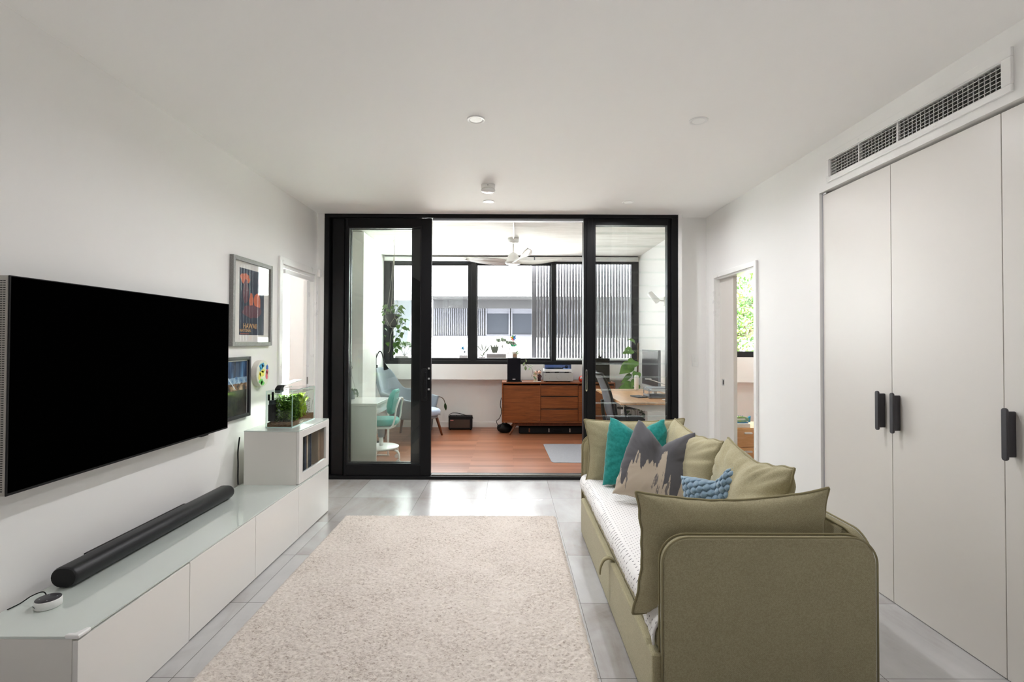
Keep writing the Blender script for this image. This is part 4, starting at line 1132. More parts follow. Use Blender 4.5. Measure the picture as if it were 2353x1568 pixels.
# ---- wedding couple figurine, red doll
fg = thing('couple_figurine', 'small painted figurine of a bride and groom on the sideboard', 'figurine', (.43, 7.62, SZ1))
MB().cyl((.43, 7.62, SZ1), .062, .009, 28).build('base', WPLAST, fg, bevel=.002)
SK = M('figurine_skin', (226, 186, 164), .5); HR = M('figurine_hair', (52, 32, 26), .6)
for px, cl_, veil in ((.405, M('cream_gown', (226, 208, 184), .6), True), (.462, M('maroon_suit', (72, 30, 34), .6), False)):
    nm = 'bride' if veil else 'groom'
    if veil: bd = MB().lathe([(.034, .009), (.030, .03), (.022, .06), (.020, .075), (.026, .092), (.012, .108)], (px, 7.615, SZ1), 20).build(nm, cl_, fg)
    else: bd = MB().lathe([(.024, .009), (.023, .05), (.027, .08), (.028, .098), (.012, .114)], (px, 7.625, SZ1), 20, sy=.8).build(nm, cl_, fg)
    zz_ = SZ1 + (.135 if veil else .145)
    MB().ball((px, 7.612, zz_), .027, .025, .029, 16, 10).build('head', SK, bd, smooth=True)
    MB().ball((px, 7.622, zz_ + .008), .0295, .025, .028, 16, 10).build('hair', HR, bd, smooth=True)
    for ex in (-.009, .009): MB().ball((px + ex, 7.5875, zz_ - .002), .003, .002, .004, 8, 5).build('eye', BLACKM, bd)
    for ex in (-1, 1): MB().tube(spline([(px + ex * .022, 7.615, SZ1 + .095), (px + ex * .03, 7.598, SZ1 + .075), (px + ex * .008, 7.585, SZ1 + .068)], 4), .008, 8).build('arm', cl_ if not veil else SK, bd)
    if veil:
        MB().lathe([(.036, .10), (.034, .13), (.03, .155), (.018, .17), (.001, .174)], (px - .002, 7.632, SZ1), 18, sy=.6).build('veil', CORD, bd)
        MB().ball((px, 7.578, SZ1 + .066), .013, .012, .012, 10, 7).build('bouquet', WPLAST, bd)
dl = thing('red_doll', 'round red lucky doll with a white face on the sideboard', 'doll', (1.11, 7.62, SZ1))
MB().lathe([(.026, 0), (.040, .012), (.047, .034), (.045, .058), (.034, .08), (.018, .091), (.001, .094)], (1.11, 7.62, SZ1), 28).build('body', M('red_lacquer', (206, 58, 34), .35), dl)
MB().ball((1.11, 7.585, SZ1 + .058), .030, .016, .022, 16, 9).build('face', WPLAST, dl, smooth=True)
for ex in (-.011, .011):
    MB().ball((1.11 + ex, 7.5705, SZ1 + .06), .0075, .003, .0055, 10, 6).build('eye', BLACKM, dl)
    MB().tube([(1.11 + ex * .5, 7.570, SZ1 + .071), (1.11 + ex * 1.6, 7.574, SZ1 + .069)], .002, 6).build('eyebrow', BLACKM, dl)
MB().tube([(1.102, 7.5705, SZ1 + .046), (1.118, 7.5705, SZ1 + .046)], .0016, 6).build('mouth', M('doll_mouth', (150, 40, 30), .5), dl)

# ---- plants on and round the sideboard
def pot(mat, x, y, z, r0, r1, h_, parent, name='pot'):
    return MB().lathe([(r0, 0), (r1, h_), (r1 * .86, h_), (r1 * .84, h_ * .86), (.001, h_ * .86)], (x, y, z), 26).build(name, mat, parent)
def vine(m_st, m_lf, pts, L, W, step, rr, heart=True, every=1, r=.0022):
    sp = spline(pts, 8); m_st.tube(sp, r, 6)
    acc = 0
    for i in range(1, len(sp)):
        acc += (sp[i] - sp[i - 1]).length
        if acc > step:
            acc = 0; d = V((rr.uniform(-1, 1), rr.uniform(-1, .5), rr.uniform(-.6, .35))); l_ = L * rr.uniform(.7, 1.15)
            pk = sp[i] + d.normalized() * L * .25
            m_st.tube([sp[i], pk], r * .6, 5)
            m_lf.leaf(pk, d + V((0, 0, -.35)), (rr.uniform(-.3, .3), -.5, 1), l_, W * l_ / L, rr.uniform(.1, .45), heart=1 if heart else 0)
ZS = SZ1 + .36
pv = thing('trailing_plant', 'pale clay pot with a trailing variegated plant on the left speaker', 'potted plant', (.09, 7.66, ZS + .0))
pot(TERRA, .085, 7.66, ZS, .036, .046, .095, pv)
MB().prism([(.085 + .026 * cos(q * pi / 6), ZS + .04 + .028 * sin(q * pi / 6)) for q in range(12)], 'y', 7.612, 7.622).build('pot_motif', M('brown_motif', (150, 116, 92), .7), pv)
ms, ml = MB(), MB(); r3 = random.Random(11)
vine(ms, ml, [(.10, 7.65, ZS + .09), (.17, 7.60, ZS + .10), (.225, 7.57, ZS + .05), (.245, 7.545, ZS - .05), (.235, 7.535, ZS - .12)], .07, .036, .05, r3, heart=False)
vine(ms, ml, [(.24, 7.54, ZS - .08), (.29, 7.54, ZS - .12), (.345, 7.53, ZS - .16), (.35, 7.53, ZS - .23), (.335, 7.54, ZS - .28)], .08, .04, .055, r3, heart=False)
vine(ms, ml, [(.06, 7.65, ZS + .09), (.03, 7.62, ZS + .085), (.01, 7.61, ZS + .05)], .035, .018, .02, r3, heart=False)
ms.build('stems', STEM, pv); ml.build('leaves', LEAFP, pv)
pw = thing('pinwheel', 'rainbow toy pinwheel on a stick stuck in the speaker pot', 'pinwheel', (.066, 7.64, ZS + .085))
MB().tube([(.066, 7.64, ZS + .085), (.062, 7.63, ZS + .31)], .0028, 8).build('stick', BLACKM, pw)
pcs = [(46, 100, 200), (60, 160, 90), (240, 180, 40), (236, 120, 40), (220, 50, 60), (120, 90, 180), (60, 150, 220)]
for k in range(7):
    a = k * 2 * pi / 7 + .9; m = MB()
    d = V((cos(a), 0, sin(a))); s2 = V((-sin(a), 0, cos(a)))
    c0_ = V((.062, 7.62, ZS + .302))
    b0 = len(m.v); m.v += [c0_, c0_ + d * .028 + s2 * .014, c0_ + d * .058 + V((0, -.004, 0)), c0_ + d * .03 - s2 * .013 + V((0, -.012, 0))]
    m.face([b0, b0 + 1, b0 + 2, b0 + 3]); m.build('petal', M('petal', pcs[k], .4), pw, solid=.001)
MB().ball((.062, 7.612, ZS + .302), .006, .006, .006, 10, 6).build('hub', M('hub_blue', (40, 90, 180), .4), pw)
m = MB(); m.leaf((.064, 7.632, ZS + .175), (-.8, -.2, .55), (0, -1, .2), .055, .03, .2); m.leaf((.064, 7.632, ZS + .175), (.8, -.2, .6), (0, -1, .2), .05, .028, .2)
m.build('green_leaf_vanes', M('emerald_plastic', (20, 170, 110), .4), pw, solid=.001)
dp = thing('dry_plant', 'tall thin dark plant in a pale vase beside the black mullion', 'potted plant', (1.17, 7.70, SZ1))
pot(WPLAST, 1.20, 7.72, SZ1, .03, .035, .09, dp, 'vase')
ms, ml = MB(), MB()
ms.tube(spline([(1.20, 7.72, SZ1 + .08), (1.19, 7.71, SZ1 + .2), (1.175, 7.70, SZ1 + .3), (1.135, 7.69, SZ1 + .37)], 6), .006, 8)
ms.tube(spline([(1.17, 7.70, SZ1 + .31), (1.12, 7.68, SZ1 + .335), (1.05, 7.66, SZ1 + .335)], 6), .002, 6)
for q in range(9): ml.leaf((1.14, 7.69, SZ1 + .36), (R.uniform(-1, .6), R.uniform(-1, .3), R.uniform(-.2, 1)), (0, 0, 1), .05, .035, .3, heart=1)
for q in range(6): ml.leaf((1.18, 7.70, SZ1 + .14 + q * .02), (R.uniform(-1, .2), R.uniform(-1, .3), R.uniform(-.9, .2)), (0, 0, 1), .05, .025, .4)
ms.build('stems', STEM, dp); ml.build('leaves', LEAFD, dp)
op = thing('orchid', 'small bare-stemmed orchid on top of the right speaker', 'potted plant', (1.40, 7.68, ZS))
pot(BLACKM, 1.40, 7.68, ZS, .022, .028, .03, op)
ms, ml = MB(), MB()
ms.tube(spline([(1.40, 7.68, ZS + .02), (1.39, 7.67, ZS + .07), (1.42, 7.66, ZS + .10), (1.50, 7.65, ZS + .09)], 5), .0025, 6)
for q in range(6): ml.leaf((1.40, 7.68, ZS + .03), (cos(q), sin(q) - .3, .8), (0, 0, 1), .05, .018, .4)
ms.build('stems', STEM, op); ml.build('leaves', LEAFD, op)

# ---- radio on the floor
rd = thing('portable_amplifier', 'small black portable amplifier with a brown front and carry strap on the floor', 'amplifier', (-.77, 7.99, 0))
MB().box(-.965, -.59, 7.93, 8.06, .008, .222).build('cabinet', BLACKM, rd, bevel=.012, seg=3)
MB().box(-.945, -.625, 7.924, 7.931, .035, .168).build('grille_cloth', M('brown_grille', (78, 62, 52), .8, bmp=(300, .5, .001)), rd, bevel=.002)
MB().box(-.935, -.885, 7.921, 7.925, .148, .164).build('badge', M('pinkish_badge', (196, 118, 108), .5), rd)
m = MB(); sp = spline([(-.965, 7.97, .19), (-.96, 7.97, .235), (-.90, 7.965, .268), (-.80, 7.96, .262), (-.70, 7.955, .235), (-.60, 7.955, .215), (-.578, 7.955, .18)], 6)
b0 = len(m.v)
for p in sp: m.v += [p + V((0, -.016, 0)), p + V((0, .016, 0))]
for i in range(len(sp) - 1): m.face([2 * i, 2 * i + 1, 2 * i + 3, 2 * i + 2], True)
m.build('strap', BLACKMESH, rd, solid=.006)
for x in (-.93, -.84, -.76, -.68): MB().cyl((x, 7.96, .222), .008, .012, 14).build('control_knob', BLACK, rd)
for x in (-.94, -.615):
    for y in (7.945, 8.045): MB().cyl((x, y, 0), .01, .009, 10).build('foot', BLACKM, rd)

# ---- chair mat, office chair, desk
o = MB().prism([(.47, 6.84), (.50, 5.86), (.53, 5.82), (1.62, 5.80), (1.66, 5.85), (1.62, 6.84), (1.58, 6.87), (.50, 6.87)], 'z', .0005, .004).build('chair_mat', MATG)
tag(o, 'thin grey mat on the sunroom floor under the office chair', 'mat')
DX0, DX1, DY0, DY1, DZ = 1.255, 2.075, 5.60, 7.18, .735
dk = thing('desk', 'standing desk with an oak top and white legs along the right sunroom wall', 'desk', (1.66, 6.4, 0))
MB().box(DX0, DX1, DY0, DY1, DZ - .032, DZ).build('top', OAKT, dk, bevel=.004)
for y in (DY0 + .13, DY1 - .2):
    lg = MB().box(1.58, 1.88, y - .05, y + .05, .03, .62).build('leg', WPLAST, dk, bevel=.004)
    MB().prism([(1.36, .69), (2.02, .69), (2.02, .66), (1.90, .62), (1.58, .62), (1.36, .675)], 'y', y - .04, y + .04).build('bracket', WPLAST, dk)
    MB().box(1.40, 2.04, y - .04, y + .04, 0, .03).build('foot', WPLAST, dk, bevel=.006)
MB().box(1.72, 1.77, DY0 + .18, DY1 - .25, .64, .69).build('crossbar', WPLAST, dk)
MB().tube([(1.33, 5.78, .705), (1.33, 5.78, .56)], .006, 8).build('cable_tail', WPLAST, dk)
oc = thing('office_chair', 'black office chair with a grey mesh back tucked under the oak desk', 'office chair', (1.30, 6.22, 0))
cx_, cy_ = 1.42, 6.15
MB().cyl((cx_, cy_, .10), .028, .30, 16).build('gas_lift', BLACK, oc)
for k in range(5):
    a = k * 2 * pi / 5 + .3
    lg = MB().tube([(cx_ + .03 * cos(a), cy_ + .03 * sin(a), .115), (cx_ + .28 * cos(a), cy_ + .28 * sin(a), .068)], [.022, .015], 10).build('base_leg', BLACK, oc)
    MB().cyl((cx_ + .29 * cos(a), cy_ + .29 * sin(a) - .02, .030), .0265, .04, 16, 'y').build('caster', BLACKM, lg)
m = MB(); m.prism(rrect(.46, .46, .09, 6, cx_ - .21, cy_ - .23), 'z', .42, .475); m.build('seat', BLACKMESH, oc, bevel=.02, seg=3)
m = MB(); n = 10; prof = [(1.235, .47), (1.205, .55), (1.185, .64), (1.17, .74), (1.145, .84), (1.105, .94), (1.06, 1.03)]
sp = spline([(p[0], 0, p[1]) for p in prof], 3)
for p in sp:
    t_ = (p.z - .47) / .56; hw = .20 + .04 * sin(pi * min(1, t_ * .8 + .1))
    for i in range(n + 1):
        u = -1 + 2 * i / n
        m.v.append(V((p.x + .05 * u * u, cy_ + hw * u, p.z)))
for j in range(len(sp) - 1):
    for i in range(n):
        a = j * (n + 1) + i; m.face([a, a + 1, a + n + 2, a + n + 1], True)
bk_ = m.build('backrest', GREYMESH, oc, solid=.012)
ed = []
for i in range(n + 1): ed.append(m.v[i])
for j in range(1, len(sp)): ed.append(m.v[j * (n + 1) + n])
for i in range(n - 1, -1, -1): ed.append(m.v[(len(sp) - 1) * (n + 1) + i])
for j in range(len(sp) - 2, 0, -1): ed.append(m.v[j * (n + 1)])
MB().tube(ed, .016, 8, closed=True).build('back_frame', BLACK, oc)
MB().tube(spline([(cx_ - .02, cy_, .39), (1.22, cy_, .40), (1.165, cy_, .52), (1.15, cy_, .70)], 5), .02, 8).build('back_support', BLACK, oc)
for sgn in (-1, 1):
    MB().tube(spline([(cx_ - .03, cy_ + sgn * .2, .42), (cx_ - .03, cy_ + sgn * .27, .46), (cx_ - .05, cy_ + sgn * .275, .62)], 5), .014, 8).build('arm_post', BLACK, oc)
    MB().box(cx_ - .14, cx_ + .10, cy_ + sgn * .275 - .035, cy_ + sgn * .275 + .035, .62, .645).build('arm_pad', BLACKM, oc, bevel=.01)
# on the desk
mo = thing('monitor', 'large dark monitor standing on the far part of the oak desk', 'monitor', (1.86, 6.5, DZ))
MB().obox((1.86, 6.52, 1.075), (.016, .001, 0), (-.02, .31, 0), (0, 0, .235)).build('housing', GPLAST, mo, bevel=.004)
MB().obox((1.843, 6.519, 1.075), (.0012, 0, 0), (-.0194, .30, 0), (0, 0, .225)).build('screen', M('dark_screen', (58, 58, 62), .18, spec=.6), mo)
MB().box(1.88, 1.92, 6.46, 6.56, DZ + .008, 1.0).build('stand', SILVER, mo, bevel=.003)
MB().box(1.86, 1.99, 6.44, 6.58, DZ, DZ + .008).build('stand_base', SILVER, mo, bevel=.002)
o = MB().obox((2.035, 6.16, DZ + .20), (.025, 0, 0), (0, .10, 0), (0, 0, .20)).build('document_holder', WPLAST, bevel=.004)
tag(o, 'white upright box beside the monitor against the sunroom wall', 'box')
wc = thing('white_canister', 'slim white cylinder standing at the far edge of the oak desk', 'canister', (1.80, 7.03, DZ))
MB().lathe([(.022, 0), (.03, .012), (.031, .19), (.027, .203), (.001, .205)], (1.80, 7.03, DZ), 24).build('body', WPLAST, wc)
MB().cyl((1.80, 7.03, DZ + .205), .012, .01, 14).build('cap', GPLAST, wc)
tr = thing('letter_tray', 'two-tier grey letter tray with papers on the oak desk', 'letter tray', (1.90, 6.15, DZ))
for z in (.012, .085):
    MB().box(1.68, 1.98, 5.98, 6.22, DZ + z, DZ + z + .006).box(1.68, 1.686, 5.98, 6.22, DZ + z, DZ + z + .03).build('tier', M('silver_mesh_tray', (150, 156, 162), .4, metal=.3), tr)
for x in (1.683, 1.977):
    for y in (5.983, 6.217): MB().box(x - .004, x + .004, y - .004, y + .004, DZ, DZ + .115).build('post', GPLAST, tr)
for k, (z, cc, nm) in enumerate(((.0182, (60, 64, 72), 'dark laptop on the lower tier of the letter tray'), (.0912, (216, 218, 220), 'white paper stack on the upper tier of the letter tray'), (.1085, (150, 154, 160), 'grey closed laptop on top of the letter tray'))):
    o = MB().obox((1.835, 6.10, DZ + z + .008), (.125, .01 * (k - 1), 0), (-.008 * (k - 1), .105, 0), (0, 0, .0078)).build(('laptop', 'paper_stack', 'laptop')[k], M('tray_item', cc, .45), bevel=.002)
    tag(o, nm, ('laptop', 'papers', 'laptop')[k])
o = MB().obox((1.595, 6.12, DZ + .0075), (.06, .015, 0), (-.025, .10, 0), (0, 0, .007)).build('notebook', M('dark_notebook', (44, 46, 54), .5), bevel=.002)
tag(o, 'dark notebook lying on the desk in front of the letter tray', 'notebook')
o = MB().obox((1.88, 5.80, DZ + .006), (.09, .0, 0), (0, .025, 0), (0, 0, .005)).build('charger', WPLAST, bevel=.003)
tag(o, 'flat white charger near the near edge of the oak desk', 'charger')
dlp = thing('desk_lamp', 'slender grey desk lamp arm bending over the letter tray', 'lamp', (1.93, 5.90, DZ))
MB().cyl((1.93, 5.90, DZ), .045, .012, 24).build('base', WPLAST, dlp)
MB().tube(spline([(1.93, 5.90, DZ + .012), (1.93, 5.90, DZ + .11), (1.89, 5.90, DZ + .155), (1.76, 5.91, DZ + .205), (1.66, 5.92, DZ + .235)], 6), .0055, 8).build('arm', SILVER, dlp)
MB().box(1.62, 1.69, 5.90, 5.94, DZ + .232, DZ + .244).build('lamp_head', SILVER, dlp, bevel=.003)
# climbing philodendron in the corner
ph = thing('monstera', 'tall climbing plant with large heart-shaped leaves in the corner by the desk', 'potted plant', (1.90, 7.52, 0))
pot(WPLAST, 1.90, 7.55, 0, .12, .15, .30, ph)
MB().tube([(1.93, 7.55, .26), (1.955, 7.52, 1.40)], .013, 10).build('moss_pole', STEM, ph)
ms, ml = MB(), MB(); r4 = random.Random(5)
for z, dx, dy, dz, L_, W_ in ((1.34, -.5, -.5, .8, .15, .07), (1.28, -.8, -.5, .25, .17, .14), (1.18, -.55, -.7, -.2, .19, .17), (1.10, -1, -.4, -.15, .22, .20), (1.04, -.3, -.8, -.5, .16, .13), (.98, -1.1, -.2, -.4, .20, .08),
                             (.92, -.5, -.6, -.4, .14, .08), (.85, -.2, -.8, -.5, .12, .08), (.76, -.7, -.4, .2, .22, .16), (.72, -1, .1, .1, .24, .18), (.70, .2, -.7, .2, .2, .15)):
    p0 = V((1.94, 7.52, z - .05)); d = V((dx, dy, dz)).normalized(); p1_ = p0 + d * .11 + V((0, 0, .03))
    ms.tube(spline([p0, p0 + d * .05 + V((0, 0, .03)), p1_], 4), .004, 6)
    ml.leaf(p1_, d + V((0, 0, -.35)), (r4.uniform(-.2, .2), -.75, .6), L_, W_, .35, heart=1, n=8)
ms.build('stalks', LEAFD, ph); ml.build('leaves', LEAF, ph)
bs = thing('low_plant', 'dark bushy plant on the floor under the oak desk', 'potted plant', (1.70, 6.66, 0))
pot(GPLAST, 1.70, 6.66, 0, .07, .09, .18, bs)
ml = MB(); ms = MB()
for q in range(46):
    a = r4.uniform(0, 6.3); p0 = V((1.70 + .05 * cos(a), 6.66 + .05 * sin(a), .17)); p1_ = p0 + V((.09 * cos(a), .09 * sin(a), r4.uniform(.06, .36)))
    ms.tube([p0, p1_], .002, 5); ml.leaf(p1_, (cos(a), sin(a), r4.uniform(-.5, .6)), (0, 0, 1), .08, .05, .4)
ms.build('stems', STEM, bs); ml.build('leaves', LEAFD, bs)
# wall fittings on the right sunroom wall
wl = thing('wall_spotlight', 'white tilted spotlight on the right sunroom wall', 'spotlight', (2.09, 6.66, 1.95))
MB().box(2.06, 2.09, 6.60, 6.66, 1.90, 2.02).build('back_plate', WPLAST, wl, bevel=.006)
MB().tube([(2.065, 6.63, 1.965), (1.99, 6.65, 1.975)], .009, 10).build('arm', WPLAST, wl)
A_ = V((1.90, 6.72, 2.075)); B_ = V((1.985, 6.63, 1.955)); d = (B_ - A_).normalized()
MB().tube([A_, A_ + d * .004, B_ - d * .004, B_], [.034, .037, .037, .034], 20).build('lamp_body', WPLAST, wl)
wh = thing('woven_wall_hanging', 'long grey woven hanging seen edge-on on the right sunroom wall', 'wall hanging', (2.07, 6.2, 1.45))
MB().box(2.05, 2.086, 5.85, 6.42, 1.46, 2.15).build('weave', M('grey_weave', (96, 94, 96), .9, var=(60, (150, 148, 148)), bmp=(90, 1, .01)), wh, bevel=.004)
MB().tube([(2.062, 5.82, 2.16), (2.062, 6.45, 2.16)], .01, 10).build('rod', TEAKD, wh)

# ---- left part: armchair, lamp, children's desk
ac = thing('armchair', 'blue-grey felt shell armchair with wooden legs in the left corner of the sunroom', 'armchair', (-1.45, 7.35, 0), rz=-.30)
m = MB(); nphi, nt_ = 40, 12
for j in range(nt_ + 1):
    t_ = j / nt_
    for i in range(nphi + 1):
        ph_ = -2.05 + 4.10 * i / nphi; ap = abs(ph_)
        def sm(a, b2, x): x = min(1, max(0, (x - a) / (b2 - a))); return x * x * (3 - 2 * x)
        hh = 1.02 - .34 * sm(.42, 1.05, ap) - .10 * sm(1.1, 2.05, ap)
        z = .31 + t_ * (hh - .31)
        r_ = .30 + .10 * t_ ** .6
        x = -cos(ph_) * r_ * 1.05; y = sin(ph_) * r_
        x -= .13 * t_ ** 1.5 * max(0, cos(ph_)); 
        if ap > 1.3: x += .10 * (ap - 1.3)
        y += .035 * t_ * (1 if y > 0 else -1) * sm(.9, 1.5, ap)
        m.v.append(V((x, y, z)))
for j in range(nt_):
    for i in range(nphi):
        a = j * (nphi + 1) + i; m.face([a, a + 1, a + nphi + 2, a + nphi + 1], True)
m.build('shell', CHAIRF, ac, world=False, solid=.045, sub=1)
pts = [(cos(a) * .34 * (1.25 if cos(a) > 0 else .9) + .03, sin(a) * .31) for a in [2 * pi * k / 32 for k in range(32)]]
MB().prism(pts, 'z', .335, .425).build('seat_cushion', OTTOF, ac, world=False, bevel=.035, seg=4)
MB().prism([(p[0] * .92, p[1] * .9) for p in pts], 'z', .30, .335).build('seat_base', CHAIRF, ac, world=False)
for x, y in ((.30, -.22), (.30, .22), (-.24, -.2), (-.24, .2)):
    MB().tube([(x, y, .31), (x * 1.28, y * 1.2, .0)], [.024, .016], 12).build('leg', TEAKD, ac, world=False)
drp = thing('drooping_plant', 'small wilting plant with one arching leaf stem behind the armchair', 'potted plant', (-1.30, 7.95, 0))
pot(GPLAST, -1.30, 7.97, 0, .07, .09, .20, drp)
ms, ml = MB(), MB()
ms.tube(spline([(-1.30, 7.97, .18), (-1.30, 7.95, .38), (-1.22, 7.94, .50), (-1.12, 7.93, .53), (-1.05, 7.92, .50), (-1.02, 7.92, .43)], 6), .006, 8)
ml.leaf((-1.02, 7.92, .44), (.12, -.05, -1), (0, -1, 0), .13, .045, .1)
ms.tube(spline([(-1.28, 7.95, .18), (-1.25, 7.94, .34), (-1.20, 7.93, .40)], 4), .005, 8); ml.leaf((-1.22, 7.93, .38), (.8, -.2, -.35), (0, -.6, 1), .16, .07, .7); ml.leaf((-1.24, 7.93, .33), (.6, -.5, .1), (0, 0, 1), .12, .06, .6)
ms.build('stems', STEM, drp); ml.build('leaves', LEAFD, drp)

fl_ = thing('floor_lamp', 'slim black floor lamp with a bent gooseneck beside the armchair', 'floor lamp', (-1.85, 6.88, 0))
MB().lathe([(.11, 0), (.11, .014), (.02, .022)], (-1.90, 6.92, 0), 28).build('base', BLACK, fl_)
MB().tube([(-1.862, 6.90, .02), (-1.845, 6.88, 1.245)], .0105, 12).build('pole', BLACK, fl_)
MB().box(-1.875, -1.82, 6.855, 6.895, 1.045, 1.085).build('clamp', BLACKM, fl_, bevel=.004)
MB().tube(spline([(-1.86, 6.85, 1.06), (-1.835, 6.84, 1.17), (-1.80, 6.83, 1.25), (-1.775, 6.82, 1.275), (-1.745, 6.81, 1.25), (-1.72, 6.80, 1.16), (-1.70, 6.79, 1.10)], 7), .0075, 10).build('gooseneck', BLACK, fl_)
MB().tube([(-1.705, 6.79, 1.115), (-1.695, 6.785, 1.08), (-1.675, 6.775, 1.03)], [.014, .022, .036], 18).build('lamp_shade', BLACKM, fl_)

cdx0, cdx1, cdy0, cdy1, cdz = -2.015, -1.47, 5.53, 6.165, .72
cdk = thing('childrens_desk', 'small white children\'s desk behind the left glass panel', 'desk', (-1.75, 5.85, 0))
MB().box(cdx0, cdx1, cdy0, cdy1, cdz - .03, cdz).build('top', WGLOSS, cdk, bevel=.002)
MB().box(cdx0, cdx1 - .004, cdy0 + .004, cdy0 + .024, 0, cdz - .03).build('side_panel', WGLOSS, cdk, bevel=.002)
MB().box(cdx1 - .03, cdx1 - .01, cdy0 + .024, cdy1 - .02, cdz - .13, cdz - .03).build('drawer_front', WGLOSS, cdk, bevel=.002)
MB().box(cdx1 - .03, cdx1 - .01, cdy1 - .03, cdy1 - .01, .02, cdz - .03).build('leg', WPLAST, cdk, bevel=.002)
MB().box(cdx0 + .02, cdx0 + .04, cdy1 - .03, cdy1 - .01, .02, cdz - .03).build('leg', WPLAST, cdk, bevel=.002)
MB().box(cdx0, cdx1 - .005, cdy1 - .03, cdy1 - .01, 0, .02).build('foot_rail', WPLAST, cdk, bevel=.002)
kc = thing('childrens_chair', 'turquoise children\'s swivel chair with white frame at the small desk', 'chair', (-1.50, 5.84, 0))
kx, ky = -1.50, 5.85
MB().lathe([(.001, .155), (.19, .16), (.205, .17), (.205, .18), (.19, .186), (.03, .192), (.001, .192)], (kx, ky, 0), 36).build('foot_plate', WPLAST, kc)
MB().cyl((kx, ky, .19), .024, .10, 18).build('collar', WPLAST, kc)
MB().cyl((kx, ky, .29), .034, .14, 18, r2=.05).build('gas_lift_cover', GPLAST, kc)
for k in range(5):
    a = k * 2 * pi / 5 - .35
    lg = MB().tube(spline([(kx + .05 * cos(a), ky + .05 * sin(a), .15), (kx + .18 * cos(a), ky + .18 * sin(a), .15), (kx + .235 * cos(a), ky + .235 * sin(a), .12), (kx + .245 * cos(a), ky + .245 * sin(a), .055)], 6), .013, 10).build('base_leg', WPLAST, kc)
    ww = MB(); cxx, cyy = kx + .247 * cos(a), ky + .247 * sin(a)
    ww.cyl((cxx - .012, cyy - .02, .024), .023, .012, 16, 'y').cyl((cxx - .012, cyy + .008, .024), .023, .012, 16, 'y').box(cxx - .016, cxx + .004, cyy - .008, cyy + .008, .02, .06)
    ww.build('caster', WPLAST, lg)
MB().prism(rrect(.37, .37, .14, 8, kx - .17, ky - .185), 'z', .44, .515).build('seat', AQUA, kc, bevel=.03, seg=4)
MB().prism(rrect(.31, .31, .12, 8, kx - .145, ky - .155), 'z', .405, .44).build('seat_shell', WPLAST, kc, bevel=.012)
m = MB(); out_ = rrect(.32, .285, .10, 8, ky - .16, .565)
m.prism(out_, 'x', 0, .055)
for v in m.v:  # lean back a little and curve round the sitter
    yy = (v.y - ky) / .16; v.x += kx + .105 + (v.z - .565) * .18 - .03 * yy * yy
m.build('backrest', AQUA, kc, bevel=.022, seg=4)
for sgn in (-1, 1):
    MB().tube(spline([(kx + .02, ky + sgn * .14, .43), (kx + .14, ky + sgn * .15, .42), (kx + .185, ky + sgn * .15, .50), (kx + .205, ky + sgn * .14, .64), (kx + .225, ky + sgn * .11, .72), (kx + .225, ky + sgn * .05, .745), (kx + .19, ky + sgn * .03, .74)], 6), .011, 10).build('back_bracket', WPLAST, kc)
hp = thing('desk_plant', 'small grey pot of string-like plant with wire hanger standing on the children\'s desk', 'potted plant', (-1.90, 5.98, cdz))
pot(GPLAST, -1.90, 5.98, cdz, .045, .058, .10, hp)
ms, ml = MB(), MB()
for k in range(12):
    a = k * .55; p0 = V((-1.90 + .05 * cos(a), 5.98 + .05 * sin(a), cdz + .10)); e_ = p0 + V((.035 * cos(a), .03 * sin(a), -R.uniform(.02, .085)))
    sp = spline([p0 - V((.02 * cos(a), .02 * sin(a), 0)), p0 + V((.015 * cos(a), .015 * sin(a), .012)), e_], 6); ms.tube(sp, .0012, 5)
    for q in sp[3:]: ml.ball(q, .0065, .0065, .0055, 7, 5)
ms.build('stems', LEAFD, hp); ml.build('beads', LEAFD, hp)
hk = MB(); top = V((-1.895, 5.975, cdz + .30))
for k in range(3):
    a = k * 2.09 + .3; hk.tube([(-1.90 + .056 * cos(a), 5.98 + .056 * sin(a), cdz + .095), top], .0018, 6)
hk.tube(spline([top, top + V((0, 0, .05)), top + V((.012, -.01, .075)), top + V((.004, -.015, .098)), top + V((-.018, -.01, .09))], 6), .004, 8)
hk.build('hanger', GPLAST, hp)
# pictures on the left sunroom wall
for nm, z0, z1, cc, lb in (('grey', 1.60, 2.19, (206, 204, 200), 'pale framed picture seen edge-on high on the left sunroom wall'), ('red', 1.18, 1.49, (186, 84, 84), 'reddish picture seen edge-on low on the left sunroom wall')):
    p = thing('wall_picture', lb, 'picture', (-2.03, 5.85, z0))
    MB().box(-2.03, -2.008, 5.5, 6.13, z0, z1).build('frame', M('picture_frame', (96, 88, 82), .5), p)
    MB().box(-2.008, -2.006, 5.52, 6.11, z0 + .02, z1 - .02).build('print', M('print', cc, .7, var=(6, tuple(max(0, x - 50) for x in cc))), p)

